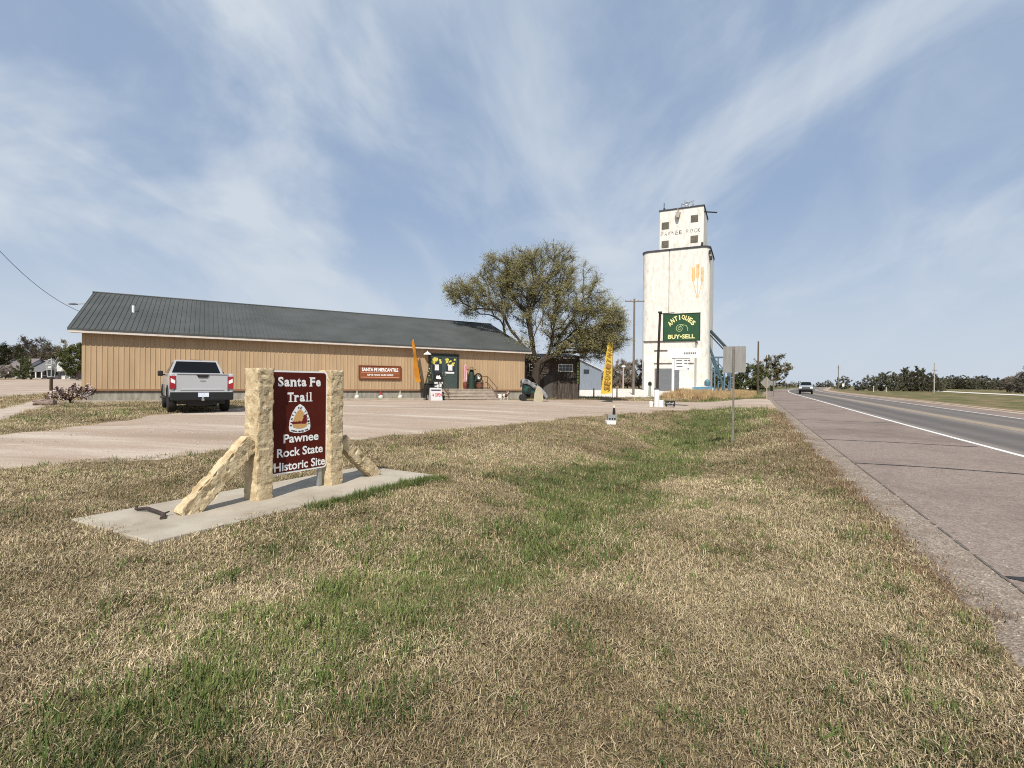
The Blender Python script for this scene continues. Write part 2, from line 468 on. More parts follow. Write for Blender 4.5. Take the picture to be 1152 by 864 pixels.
def gravel_mat(name, c, c2, c3, scale=55, bump=.6, patches=0.6):
    m = bpy.data.materials.new(name); m.use_nodes = True
    t = m.node_tree; b = t.nodes['Principled BSDF']; b.inputs['Roughness'].default_value = 0.92; b.inputs['Specular IOR Level'].default_value = 0.2
    g = t.nodes.new('ShaderNodeNewGeometry')
    def nz(sc, det=5):
        n = t.nodes.new('ShaderNodeTexNoise'); n.inputs['Scale'].default_value = sc; n.inputs['Detail'].default_value = det; n.inputs['Roughness'].default_value = .7
        t.links.new(g.outputs['Position'], n.inputs['Vector']); return n.outputs[0]
    def mr(x, a, bb):
        n = t.nodes.new('ShaderNodeMapRange'); n.inputs[1].default_value = a; n.inputs[2].default_value = bb; t.links.new(x, n.inputs[0]); return n.outputs[0]
    def mix(f, a, bb):
        n = t.nodes.new('ShaderNodeMix'); n.data_type = 'RGBA'; t.links.new(f, n.inputs['Factor'])
        for k, v in (('A', a), ('B', bb)):
            if isinstance(v, tuple): n.inputs[k].default_value = (*v, 1)
            else: t.links.new(v, n.inputs[k])
        return n.outputs['Result']
    vo = t.nodes.new('ShaderNodeTexVoronoi'); vo.inputs['Scale'].default_value = scale; t.links.new(g.outputs['Position'], vo.inputs['Vector'])
    st = mix(mr(vo.outputs['Color'], .1, .9), c, c2)
    st = mix(mr(nz(patches), .45, .7), st, c3)
    st = mix(mr(nz(9), .5, .8), st, c3)
    t.links.new(st, b.inputs['Base Color'])
    bp = t.nodes.new('ShaderNodeBump'); bp.inputs['Strength'].default_value = bump; bp.inputs['Distance'].default_value = 0.012
    t.links.new(vo.outputs['Distance'], bp.inputs['Height']); t.links.new(bp.outputs[0], b.inputs['Normal'])
    return m
M['lot'] = gravel_mat('pink_gravel', (0.30, 0.228, 0.175), (0.42, 0.33, 0.26), (0.34, 0.255, 0.19), 38)
M['yard'] = gravel_mat('pale_gravel', (0.60, 0.56, 0.49), (0.68, 0.64, 0.57), (0.50, 0.45, 0.38), 10)
M['verge'] = gravel_mat('road_edge_gravel', (0.17, 0.135, 0.105), (0.36, 0.30, 0.245), (0.18, 0.135, 0.10), 44, 1.0, 1.6)

def rut_mat(m, light, rot):
    t = m.node_tree; b = t.nodes['Principled BSDF']; src = b.inputs['Base Color'].links[0].from_socket
    g = t.nodes.new('ShaderNodeNewGeometry'); mp = t.nodes.new('ShaderNodeMapping'); mp.vector_type = 'POINT'; mp.inputs['Rotation'].default_value = (0, 0, rot); mp.inputs['Scale'].default_value = (.16, .8, 1)
    t.links.new(g.outputs['Position'], mp.inputs[0])
    n = t.nodes.new('ShaderNodeTexNoise'); n.inputs['Scale'].default_value = 1.0; n.inputs['Detail'].default_value = 7; n.inputs['Roughness'].default_value = .62; t.links.new(mp.outputs[0], n.inputs['Vector'])
    mr = t.nodes.new('ShaderNodeMapRange'); mr.inputs[1].default_value = .50; mr.inputs[2].default_value = .66; mr.inputs[4].default_value = .55; t.links.new(n.outputs[0], mr.inputs[0])
    mx = t.nodes.new('ShaderNodeMix'); mx.data_type = 'RGBA'; mx.inputs['B'].default_value = (*light, 1); t.links.new(src, mx.inputs['A']); t.links.new(mr.outputs[0], mx.inputs['Factor'])
    n2 = t.nodes.new('ShaderNodeTexNoise'); n2.inputs['Scale'].default_value = .8; n2.inputs['Detail'].default_value = 8; t.links.new(mp.outputs[0], n2.inputs['Vector'])
    mr2 = t.nodes.new('ShaderNodeMapRange'); mr2.inputs[1].default_value = .55; mr2.inputs[2].default_value = .75; mr2.inputs[4].default_value = .8; t.links.new(n2.outputs[0], mr2.inputs[0])
    mx2 = t.nodes.new('ShaderNodeMix'); mx2.data_type = 'RGBA'; mx2.inputs['B'].default_value = (.25, .18, .125, 1); t.links.new(mx.outputs['Result'], mx2.inputs['A']); t.links.new(mr2.outputs[0], mx2.inputs['Factor'])
    t.links.new(mx2.outputs['Result'], b.inputs['Base Color'])
rut_mat(M['lot'], (.56, .50, .42), R(-50))
def draped(name, P, m, res, sdf=None, lift=0.02):
    xs = [p[0] for p in P]; ys = [p[1] for p in P]
    a = np.arange(min(xs) - 1.5, max(xs) + 1.5, res); b = np.arange(min(ys) - 1.5, max(ys) + 1.5, res)
    X, Y = np.meshgrid(a, b)
    sd = (sdf or (lambda x, y: poly_sd(x, y, P)))(X, Y)
    Z = hgt(X, Y) + np.clip(sd * 0.12, -0.10, lift) + (fbm(X * .5, Y * .5, 31, 3) - .5) * 0.05
    s, d = sd_of(X, Y)
    Z = Z - 0.12 * sstep(1.5, 2.0, d)
    k = (sd[:-1, :-1] > -0.8) & (d[:-1, :-1] < 2.2)
    return tag(grid_obj(name, X, Y, Z, m, keep=k), kind='structure')
draped('gravel_lot', LOT, M['lot'], 0.22, lot_sd)
draped('gravel_yard', YARD, M['yard'], 0.8)
draped('side_street', STREET, M['lot'], 1.2, lift=.03)
M['walk'] = mat('pale_path_concrete', (0.46, 0.38, 0.31), .9, (0.36, 0.29, 0.23), 1.5, bump=.3, bscale=25, coord='World')
draped('path', PATH, M['walk'], 0.2)

# highway: sheets between two offsets, stations along the bend
ST = np.concatenate([np.arange(-40, 60, 1.0), np.arange(60, 300, 4.0), np.arange(300, 2000, 30.0)])
def strip(name, d0, d1, m, dz=0.0, st=ST, nd=2, z_of=None, jitter=0, Ds=None):
    D = np.linspace(d0, d1, nd) if Ds is None else np.array(Ds)
    S, DD = np.meshgrid(st, D, indexing='ij')
    J = (fbm(S * .8, DD * 0 + d0, 41, 3) - .5) * jitter
    X, Y = road_xy(S, DD + J)
    Z = road_z(S) + dz if z_of is None else z_of(S, DD)
    return tag(grid_obj(name, X, Y, Z, m, attrs={'across': DD, 'along': S}), kind='structure')
def road_mat(name, c, c2, track=None, sc=90, grain=0.35):
    m = gravel_mat(name, c, c2, tuple(v * .88 for v in c), sc, .35, .25)
    if track:
        t = m.node_tree; b = t.nodes['Principled BSDF']; src = b.inputs['Base Color'].links[0].from_socket
        a = t.nodes.new('ShaderNodeAttribute'); a.attribute_name = 'across'
        cr = t.nodes.new('ShaderNodeFloatCurve')
        mr = t.nodes.new('ShaderNodeMapRange'); mr.inputs[1].default_value = track[0]; mr.inputs[2].default_value = track[1]
        t.links.new(a.outputs['Fac'], mr.inputs[0])
        cv = cr.mapping.curves[0]
        pts = track[2]
        cv.points[0].location = pts[0]; cv.points[-1].location = pts[-1]
        for p in pts[1:-1]: cv.points.new(*p)
        cr.mapping.update()
        t.links.new(mr.outputs[0], cr.inputs['Value'])
        mx = t.nodes.new('ShaderNodeMix'); mx.data_type = 'RGBA'; mx.inputs['B'].default_value = (*track[3], 1)
        t.links.new(src, mx.inputs['A']); t.links.new(cr.outputs[0], mx.inputs['Factor'])
        t.links.new(mx.outputs['Result'], b.inputs['Base Color'])
    return m
M['shoulder'] = road_mat('brown_chip_pavement', (0.165, 0.127, 0.106), (0.31, 0.25, 0.212), sc=48)
lanes = [(0, .15), (.06, .2), (.12, .8), (.2, .65), (.3, .85), (.42, .5), (.52, .1), (.6, .55), (.7, .7), (.8, .55), (.9, .75), (1, .2)]
M['lane'] = road_mat('worn_asphalt', (0.22, 0.185, 0.16), (0.29, 0.25, 0.22), (5.9, 13.0, lanes, (0.085, 0.08, 0.078)))
strip('road_shoulder', 2.05, 5.95, M['shoulder'], nd=4)
strip('highway', 5.95, 13.05, M['lane'], nd=6)
strip('far_road_shoulder', 13.05, 15.0, M['shoulder'], nd=3)
M['line'] = mat('worn_white_road_paint', (0.74, 0.73, 0.70), .7, (0.55, 0.52, 0.48), 6, coord='World')
M['yline'] = mat('faded_yellow_road_paint', (0.31, 0.24, 0.165), .8, (0.22, 0.185, 0.145), 3, coord='World')
M['tar_and_blotch'] = mat('sealing_tar_and_blotch', (0.022, 0.021, 0.02), .6, (0.04, 0.037, 0.034), 3, coord='World')
ln = strip('road_edge_line', 6.0, 6.16, M['line'], dz=.004)
strip('far_road_edge_line', 12.75, 12.88, M['line'], dz=.004)
strip('road_centre_line', 9.28, 9.92, M['yline'], dz=.004, jitter=.05)
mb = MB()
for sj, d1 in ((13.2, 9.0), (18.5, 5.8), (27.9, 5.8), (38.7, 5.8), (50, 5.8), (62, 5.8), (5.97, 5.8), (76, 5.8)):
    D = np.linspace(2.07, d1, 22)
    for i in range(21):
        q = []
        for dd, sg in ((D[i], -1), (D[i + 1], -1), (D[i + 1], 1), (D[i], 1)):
            wv = 0.045 + 0.015 * math.sin(dd * 7 + sj) + (0.0 if sj != 5.97 else 0.07 * math.sin(min(1, (dd - 1.97) * 3) * 1.57))  # the nearest joint also widens into a dark blotch
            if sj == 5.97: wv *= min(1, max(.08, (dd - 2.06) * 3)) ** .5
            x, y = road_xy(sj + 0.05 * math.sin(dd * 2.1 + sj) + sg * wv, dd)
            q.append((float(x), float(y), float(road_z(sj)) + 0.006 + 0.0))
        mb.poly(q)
tag(mb.build('joint_seal_and_blotch', M['tar_and_blotch']), kind='structure')
def verge_z(S, D):
    x, y = road_xy(S, D)
    pr = np.interp(D, [1.1, 1.45, 1.65, 1.85, 2.055, 2.12], [-0.14, -0.03, -0.004, -0.004, -0.0005, -0.03])
    return road_z(S) + pr + (fbm(S * 1.6, D * 3, 51, 3) - .5) * (0.05 * sstep(2.03, 1.7, D))
strip('road_verge', 1.1, 2.12, M['verge'], Ds=[1.1, 1.25, 1.38, 1.5, 1.62, 1.74, 1.85, 1.95, 2.02, 2.056, 2.12], z_of=verge_z, st=np.concatenate([np.arange(-15, 45, .18), np.arange(45, 300, 3.0)]), jitter=.0)
strip('far_road_verge', 15.0, 16.6, M['lot'], dz=-.015, nd=3)
mb = MB(); rr = random.Random(12); sv = -10.0
while sv < 60:                                          # broken dirt line where the verge meets the pavement
    l_ = rr.uniform(.05, .16); a = rr.uniform(.003, .014)
    if rr.random() < .93:
        q = []
        for ss, dd in ((sv, 2.045 - a), (sv + l_, 2.045 - a * rr.uniform(.6, 1.2)), (sv + l_, 2.06 + a * rr.uniform(.3, 1.0)), (sv, 2.06 + a * .6)):
            x, y = road_xy(ss, dd); q.append((float(x), float(y), float(road_z(ss)) + .005))
        mb.poly(q)
    sv += l_
tag(mb.build('pavement_crack', mat('dirt_in_crack', (.085, .07, .058), .9, (.15, .125, .105), 20, coord='World')), kind='structure')
_S = np.arange(-20, 420, 4.0)
strip('field_road', 50, 56, M['yard'], dz=-.27, st=_S, nd=3)

# ------------------------------------------------------------------ shop building
ANG = math.atan2(BU.y, BU.x)                      # local +X along the wall, local -Y towards the camera
shop = thing('shop_building', 'long low tan metal building with green grey ribbed roof behind the gravel lot', 'building', BL, ANG)
WF, WT = 1.0, 4.08                                # foundation top, wall top
RIDGE, OV = 7.0, 0.45
def ribbed(L, rib, h, w):
    pts = [(0, 0)]
    x = rib / 2
    while x < L - .05:
        pts += [(x - w, 0), (x - w * .55, h), (x + w * .55, h), (x + w, 0)]
        x += rib
    pts.append((L, 0))
    return pts
def ribbed_wall(mb, p0, u, n, L, z0, z1, gable=None):
    """vertical ribbed sheet from p0 along u; gable: function x -> top height"""
    P = ribbed(L, .23, .022, .035)
    for (a, ha), (b, hb) in zip(P[:-1], P[1:]):
        za = gable(a) if gable else z1; zb = gable(b) if gable else z1
        A = p0 + u * a + n * ha; B = p0 + u * b + n * hb
        mb.poly([A + Vector((0, 0, z0)), B + Vector((0, 0, z0)), B + Vector((0, 0, zb)), A + Vector((0, 0, za))])
mb = MB()
ux, uy = Vector((1, 0, 0)), Vector((0, 1, 0))
ribbed_wall(mb, Vector((0, 0, 0)), ux, -uy, BLEN, WF, WT + .15)
gab = lambda a: WT + .1 + (RIDGE - WT - .25) * (1 - abs(a - BDEP / 2) / (BDEP / 2))
ribbed_wall(mb, Vector((0, BDEP, 0)), -uy, -ux, BDEP, WF, 0, gab)
ribbed_wall(mb, Vector((BLEN, 0, 0)), uy, ux, BDEP, WF, 0, gab)
ribbed_wall(mb, Vector((BLEN, BDEP, 0)), -ux, uy, BLEN, WF, WT + .15)
mb.build('wall', M['siding'], shop, fix=False)
mb = MB()
mb.box((BLEN / 2, -.035, WF + .02), (BLEN, .07, .10))
mb.build('base_trim', mat('brown_base_trim', (0.26, 0.14, 0.075), .6), shop)
mb = MB(); mb.box((BLEN / 2, BDEP / 2, .3), (BLEN - .06, BDEP - .06, 1.37)); mb.build('foundation', M['found'], shop)
# roof: ribbed sheets
def roof_sheet(mb, x0, x1, rib=.24, h=.034, w=.04, th=.09):
    P = ribbed(x1 - x0, rib, h, w)
    for sgn in (0, 1):
        e0, e1 = -OV - .0, BDEP / 2
        for (a, ha), (b, hb) in zip(P[:-1], P[1:]):
            def pt(x, hh, t):
                y = e0 + (e1 - e0) * t; z = WT + .10 + (RIDGE - WT - .10) * t + hh
                if sgn: y = BDEP - y
                return (x0 + x, y, z)
            mb.poly([pt(a, ha, 0), pt(b, hb, 0), pt(b, hb, 1), pt(a, ha, 1)])
            mb.poly([pt(a, -th, 0), pt(b, -th, 0), pt(b, hb, 0), pt(a, ha, 0)])
mb = MB()
roof_sheet(mb, -.5, BLEN + .45)
for x in (-.5, BLEN + .45):
    for y0, y1 in ((-OV, BDEP / 2), (BDEP + OV, BDEP / 2)):
        mb.poly([(x, y0, WT + .12), (x, y1, RIDGE + .02), (x, y1, RIDGE - .14), (x, y0, WT - .04)])
roof = mb.build('roof', M['roof'], shop, fix=False)
mb = MB(); mb.tube([(-.55, BDEP / 2, RIDGE + .0), (BLEN + .5, BDEP / 2, RIDGE + .0)], .07, 6); mb.build('ridge_cap', M['roof'], roof)
mb = MB(); mb.box((BLEN / 2 - .02, -OV + .045, WT - .06), (BLEN + .9, .05, .13)); mb.box((BLEN / 2, -OV / 2, WT - .1), (BLEN + .8, OV - .02, .03))
mb.build('fascia', M['trim'], roof)
mb = MB(); mb.tube([(1.85, 2.9, 5.2), (1.85, 2.9, 5.93)], .075, 10); mb.build('vent_pipe', M['white'], roof)
# door
mb = MB()
x0, x1, zt, zb = 19.25, 21.5, 3.62, 1.12
mb.box(((x0 + x1) / 2, -.06, zt), (x1 - x0 + .2, .14, .12)); mb.box((x0, -.06, (zt + zb) / 2 - .01), (.12, .14, zt - zb - .1)); mb.box((x1, -.06, (zt + zb) / 2 - .01), (.12, .14, zt - zb - .1))
mb.build('door_frame', mat('black_green_frame', (.02, .028, .025), .5), shop)
M['tanwall'] = M['siding']
hub = (x0 + x1) / 2
for dx in (0, 1):
    a, b = (x0 + .06, hub - .005) if dx == 0 else (hub + .005, x1 - .06)
    mb = MB()
    z0, z1 = zb, zt - .06
    for c, s in (((a + .07, z0, z1), 0), ((b - .07, z0, z1), 0)):
        mb.box((c[0], -.07, (z0 + z1) / 2), (.14, .06, z1 - z0))
    mb.box(((a + b) / 2, -.07, z1 - .08), (b - a - .28, .06, .16)); mb.box(((a + b) / 2, -.07, z0 + .55), (b - a - .28, .05, 1.1))
    d = mb.build('door', M['dgreen'], shop)
    mb = MB(); mb.box(((a + b) / 2, -.075, (z0 + 1.1 + z1 - .16) / 2), (b - a - .28, .02, z1 - .16 - z0 - 1.1)); mb.build('pane', M['glass'], d)
    # notices stuck inside the panes
    Myel = mat('yellow_notice', (.62, .55, .10), .6); 
    rr = random.Random(dx)
    for k in range(9):
        mb = MB(); mb.box((a + .2 + rr.random() * (b - a - .4), -.09 - k * .0015, z0 + 1.62 + rr.random() * .62), (.12 + .14 * rr.random(), .001, .10 + .12 * rr.random()), Matrix.Rotation(rr.uniform(-.5, .5), 3, 'Y'))
        mb.build('notice', Myel, d)
    for c_, s_2 in (((a + .5, -.107, z0 + 1.55), (.34, .001, .42)), ((a + .6 - .15 * dx, -.112, z0 + 1.18 if dx else z0 + .42), (.75, .001, .13))) + ((((a + .6, -.112, z0 + .18), (.6, .001, .12)),) if dx == 0 else ()):
        mb = MB(); mb.box(c_, s_2); mb.build('poster', M['white'], d)
    mb = MB(); mb.tube([((b - .1) if dx == 0 else (a + .1), -.15, z0 + .95), ((b - .1) if dx == 0 else (a + .1), -.15, z0 + 1.2)], .02, 6); mb.build('handle', M['steel'], d)
mb = MB(); mb.lathe([(.04, .2), (.05, .14), (.26, .0), (.28, -.06), (.05, -.02)], (19.0, -.3, 3.62)); mb.tube([(19.0, -.02, 3.85), (19.0, -.3, 3.85), (19.0, -.3, 3.75)], .02, 6)
mb.build('wall_lamp', M['white'], shop, smooth=True)
# steps and railing
mb = MB(); 
for k in range(4):
    zt_ = 1.12 - .215 * k
    ln_ = 1.25 + .32 * k
    mb.box((21.85, -.02 - ln_ / 2 - .02, zt_ - .03), (4.3, ln_ + .0, .06))
    mb.box((21.85, -.02 - ln_ / 2 + .006, zt_ / 2 - .09), (4.27, ln_ - .012, zt_ + .04))
steps = mb.build('steps', mat('old_step_concrete', (.42, .35, .28), .9, (.28, .23, .18), 3, bump=.4), shop, bevel=.012, segs=1)
def rail(mb, x, y0=-.6, y1=-2.05, zt=1.12):
    for (y, z) in ((y0, zt), (y1, .3)):
        mb.tube([(x, y, z), (x, y, z + .95)], .025, 6)
    for dz in (.95, .5):
        mb.tube([(x, y0 + .3, zt + dz), (x, y0, zt + dz), (x, y1, .3 + dz), (x, y1 - .1, .25 + dz)], .024, 6)
Mrail = mat('rusty_brown_rail', (.05, .03, .025), .6, (.12, .06, .04), 6)
mb = MB(); rail(mb, 23.75); mb.tube([(23.75, -.6, 2.05), (23.0, -.6, 2.05)], .024, 6); mb.build('railing', Mrail, shop)
mb = MB(); rail(mb, 19.85); mb.build('railing', Mrail, shop)

# shop sign
sg = thing('shop_sign', 'rust brown wooden shop sign with white lettering on the tan wall left of the steps', 'sign', bpt(15.68, .03, 2.22), ANG)
mb = MB(); mb.box((0, -.03, 0), (2.86, .05, .86)); mb.build('board', mat('rust_brown_board', (.27, .085, .03), .7, (.2, .06, .025), 2, stretch=(.4, 1, 6)), sg)
mb = MB(); mb.box((0, -.045, .44), (2.92, .07, .05)); mb.box((0, -.045, -.44), (2.92, .07, .05)); mb.box((-1.44, -.045, 0), (.05, .07, .83)); mb.box((1.44, -.045, 0), (.05, .07, .83))
mb.build('frame', mat('dark_rust_frame', (.16, .045, .018), .7), sg)
mb = MB(); mb.box((0, -.057, -.02), (2.6, .003, .02)); mb.box((0, -.057, -.33), (2.6, .003, .035)); mb.build('rule_line', mat('pale_orange', (.6, .33, .2), .7), sg)
mb = MB(); put_text(mb, 'SANTA FE MERCANTILE', 0, .19, 2.5, .24, -.0585, .03); put_text(mb, 'GIFTS FOOD AND MORE!', 0, -.17, 1.8, .12, -.0585, .025)
mb.build('lettering', M['wht'], sg, fix=False)

# ------------------------------------------------------------------ board shed
sh0 = at(593.5, 450, 44.6); SHZ = gz(sh0.x, sh0.y)
shed = thing('board_shed', 'dark weathered board shed with small white framed windows behind the tree', 'shed', (sh0.x, sh0.y, SHZ), ANG * .25)
mb = MB()
bw, L, H = .18, 4.75, 3.75
def boards(mb, p0, u, n, L, z0, z1):
    x = 0; rr = random.Random(5)
    while x < L - .02:
        wd = min(bw * rr.uniform(.7, 1.2), L - x)
        c = p0 + u * (x + wd / 2) + n * rr.uniform(0, .02)
        Mx = Matrix((u, n, Vector((0, 0, 1)))).transposed()
        mb.box(c + Vector((0, 0, (z0 + z1) / 2 + rr.uniform(-.03, .03))), (wd - .012, .03, z1 - z0), Mx)
        x += wd
boards(mb, Vector((0, 0, 0)), ux, -uy, L, .02, H - .1); boards(mb, Vector((0, 4, 0)), -uy, -ux, 4, .02, H - .1); boards(mb, Vector((L, 0, 0)), uy, ux, 4, .02, H - .1); boards(mb, Vector((L, 4, 0)), -ux, uy, L, .02, H - .1)
mb.box((L / 2, 2, H / 2), (L - .1, 3.9, H - .3))
mb.build('wall', M['wood'], shed, fix=False)
mb = MB(); mb.prism([(-.25, -.45, H - .12), (-.25, 4.3, H + .35), (-.25, 4.3, H + .5), (-.25, -.45, H + .03)], (L + .5, 0, 0)); mb.build('roof', mat('dark_shed_roof', (.03, .035, .03), .8, (.05, .05, .045), 2), shed)
def winframe(x, z, w_, h_, par, nx):
    mb = MB()
    mb.box((x, -.05, z + h_ / 2), (w_ + .08, .06, .06)); mb.box((x, -.05, z - h_ / 2), (w_ + .08, .06, .06)); mb.box((x - w_ / 2, -.05, z), (.06, .06, h_ - .06)); mb.box((x + w_ / 2, -.05, z), (.06, .06, h_ - .06))
    for k in range(1, nx): mb.box((x - w_ / 2 + w_ * k / nx, -.045, z), (.025, .03, h_ - .06))
    mb.box((x, -.042, z), (w_ - .06, .025, .025))
    o = mb.build('window', M['white'], par); mb = MB(); mb.box((x, -.035, z), (w_ - .04, .012, h_ - .04)); mb.build('pane', M['glass'], o)
winframe(3.45, 2.75, 1.3, .62, shed, 4); winframe(.45, 2.75, .6, .55, shed, 2)
mb = MB(); mb.box((1.85, -.05, 1.05), (.85, .05, 2.1)); mb.box((1.85, -.08, 2.2), (1.1, .12, .08)); dsh = mb.build('door', mat('grey_plank_door', (.11, .10, .09), .9, (.05, .045, .04), 4, stretch=(7, 7, .5)), shed)
mb = MB(); mb.box((2.2, -.09, 1.05), (.05, .05, .12)); mb.build('handle', M['black'], dsh)
vs = thing('vertical_sign', 'narrow upright green board with yellow letters at the corner of the dark shed', 'sign', shed.matrix_basis @ Vector((4.6, -.08, 1.35)), ANG * .25)
mb = MB(); mb.box((0, 0, .95), (.34, .04, 2.1)); mb.build('board', mat('green_board', (.03, .055, .022), .6), vs)
mb = MB()
for i, ch in enumerate('ANTIQUES'): put_text(mb, ch, 0, 1.83 - .25 * i, .17, .17, -.023, .03)
mb.build('lettering', mat('yellow_letters', (.62, .55, .18), .6), vs, fix=False)
mb = MB(); 
for k in range(7): mb.box((-.75 + .24 * k, 0, .7 + .04 * math.sin(k * 3)), (.22, .04, 1.4))
mb.box((-.9, -.04, .75), (.12, .12, 1.5)); mb.box((0, .05, .4), (1.6, .05, .1)); mb.box((0, .05, 1.1), (1.6, .05, .1))
fp = at(640, 450, 44); o = mb.build('plank_fence_panel', M['wood']); o.location = gp(fp.x, fp.y); tag(o, 'short dark plank fence panel standing in front of the shed corner', 'fence')

# ------------------------------------------------------------------ grey metal barn
bp0 = at(655, 438, 82)
barn = thing('metal_barn', 'grey corrugated metal barn with sloping white roof beyond the shed', 'barn', (bp0.x - 3, bp0.y, gz(bp0.x, bp0.y)), R(20))
mb = MB(); P = [(0, 0, 0), (7.0, 0, 0), (7.0, 0, 3.3), (2.0, 0, 5.3), (-3, 0, 3.3), (-3, 0, 0)]
mb.prism(P, (0, 14, 0)); mb.build('wall', mat('grey_corrugated_metal', (.24, .27, .31), .5, (.18, .20, .23), 2, stretch=(6, 6, .3), metal=.2), barn)
mb = MB()
for a, b in (((2, 5.36), (7.35, 3.22)), ((2, 5.36), (-3.35, 3.22))):
    mb.prism([(a[0], -.3, a[1]), (b[0], -.3, b[1]), (b[0], -.3, b[1] + .1), (a[0], -.3, a[1] + .1)], (0, 14.6, 0))
mb.build('roof', mat('pale_metal_roof', (.60, .60, .60), .45, (.5, .5, .5), 1), barn)
mb = MB(); mb.box((1.0, -.03, 1.1), (1.1, .05, 2.2)); mb.build('door', mat('dull_red_door', (.09, .03, .025), .7), barn)
mb = MB(); mb.box((4.1, -.03, 3.1), (1.0, .05, .7)); mb.build('window', M['glass'], barn)

# ------------------------------------------------------------------ grain elevator
EC = Vector((0, 96.0, 0)); EC.x = at(757.5, 440, 96).x
EZ = 0.25
EANG = -PHI                                           # local +X = right end (nearer), local -Y = face seen
elev = thing('grain_elevator', 'tall white concrete grain elevator with headhouse and faded lettering', 'grain elevator', (EC.x, EC.y, EZ), EANG)
def conc_wall():
    m = mat('white_elevator_concrete', (0.66, 0.635, 0.575), .85, (0.45, 0.395, 0.32), 1.1, bump=.4, bscale=2.5, stretch=(1.5, 1.5, .55), detail=10, lo=.47, hi=.78)
    return m
M['elev'] = conc_wall()
W2, D2, BH = 6.25, 12.5, 27.2
def elev_outline(grow=0.0):
    pts = []
    def bulge(x0, x1, y, s, n=22):
        for i in range(n + 1):
            t = i / n; x = x0 + (x1 - x0) * t
            pts.append((x, y))
    r = 1.5
    # front with a shallow seam between the two bins
    sx = -W2 + 2 * W2 * .415
    def arc(cx, cy, a0, a1, n=10):
        for i in range(n + 1):
            a = R(a0 + (a1 - a0) * i / n); pts.append((cx + (r + grow) * math.cos(a), cy + (r + grow) * math.sin(a)))
    arc(-W2 + r, r, 180, 262)
    for x, y in ((sx - .35, -.02), (sx - .10, .05), (sx, .32), (sx + .10, .05), (sx + .35, -.02)): pts.append((x, y - grow))
    arc(W2 - r, r, 278, 360)
    arc(W2 - r, D2 - r, 0, 90); arc(-W2 + r, D2 - r, 90, 180)
    return pts
mb = MB(); ol = elev_outline()
zs = np.linspace(-.3, BH, 40)
base = 0
for z in zs: mb.v += [(x, y, z) for x, y in ol]
n = len(ol)
for i in range(len(zs) - 1):
    for k in range(n):
        mb.f.append((i * n + k, i * n + (k + 1) % n, (i + 1) * n + (k + 1) % n, (i + 1) * n + k)); mb.mi.append(0)
mb.f.append(tuple((len(zs) - 1) * n + k for k in range(n))); mb.mi.append(0)
body = mb.build('silo_body', M['elev'], elev, smooth=True)
mb = MB(); mb.prism([(x, y, BH + .002) for x, y in elev_outline(.16)], (0, 0, .30)); mb.build('roof_edge', mat('dark_roof_edge', (.05, .05, .055), .8), elev)
HX0, HX1, HD, HT = -2.95, 5.1, 9.0, 35.1
mb = MB(); mb.box(((HX0 + HX1) / 2, .35 + HD / 2, (BH + .4 + HT) / 2), (HX1 - HX0, HD, HT - BH - .4)); head = mb.build('headhouse', M['elev'], elev)
mb = MB(); mb.box(((HX0 + HX1) / 2, .35 + HD / 2, HT + .11), (HX1 - HX0 + .3, HD + .3, .22)); mb.build('roof_edge', mat('dark_headhouse_edge', (.05, .05, .055), .8), head)
for x, z in ((-1.9, 32.2), (3.45, 32.9), (-1.9, 28.6), (3.45, 29.0)):
    mb = MB(); mb.box((x, .33, z), (1.32, .10, 1.32)); wdo = mb.build('window', mat('dark_steel_window', (.10, .09, .07), .5), head)
    mb = MB()
    for k in range(3):
        for j in range(3): mb.box((x - .42 + .42 * k, .275, z - .42 + .42 * j), (.34, .02, .34))
    mb.build('pane', mat('dusty_glass', (.16, .135, .10), .35, (.08, .07, .06), 2), wdo)
mb = MB()
Ls = 'PAWNEE ROCK'; xs = np.linspace(-2.5, 4.3, len(Ls)); Mx = []
for i, ch in enumerate(Ls):
    if ch != ' ': put_text(mb, ch, xs[i], 30.62, .5, .78, .343, .02)
mb.build('lettering', mat('faded_black_letters', (.08, .07, .065), .8, (.66, .62, .55), 1.6, lo=.45, hi=.62), head, fix=False)
# beacon lamp bracket, roof gear, side arm
mb = MB(); mb.prism([(.05, .35, 34.3), (.95, .35, 34.3), (.72, .35, 33.3), (.28, .35, 33.3)], (0, -.9, 0)); mb.tube([(.5, .3, 34.9), (.5, -.5, 34.9), (.5, -.5, 34.2)], .09, 6); mb.build('lamp_bracket', mat('rusty_grey_hood', (.35, .31, .26), .6), head)
mb = MB()
for x, h in ((.9, 1.6), (1.5, 2.1), (2.2, 1.5), (2.9, 1.2)):
    mb.tube([(x, 2.0, HT + .2), (x, 2.0, HT + h)], .09, 6)
for x, z, r_ in ((1.2, 36.1, .42), (2.6, 36.3, .5), (1.9, 36.5, .3)):
    mb.tube([(x + r_ * math.cos(a), 2.0, z + r_ * math.sin(a)) for a in np.linspace(0, 6.283, 13)], .085, 5)
mb.tube([(.8, 2.0, 36.4), (3.2, 2.0, 36.9)], .09, 6); mb.tube([(1.0, 2.0, 35.9), (3.0, 2.0, 35.8)], .08, 6)
mb.build('antenna', M['steel'], head)
mb = MB(); mb.box((-2.2, .8, HT + .4), (.35, .35, .5)); mb.tube([(-2.25, .8, HT + .3), (-2.25, .8, HT + 1.7)], .08, 6); mb.build('lightning_rod', M['black'], head)
mb = MB(); mb.tube([(5.0, 1.0, 34.2), (7.4, 1.0, 33.7)], .12, 6); mb.build('side_arm', M['black'], head)
for c_, s_2 in (((6.25, .55, 26.3), (.35, .5, .6)), ((6.4, .9, 25.2), (.4, .5, .7)), ((4.9, .1, 27.85), (.35, .3, .6))):
    mb = MB(); mb.box(c_, s_2); mb.build('floodlight', M['black'], elev)
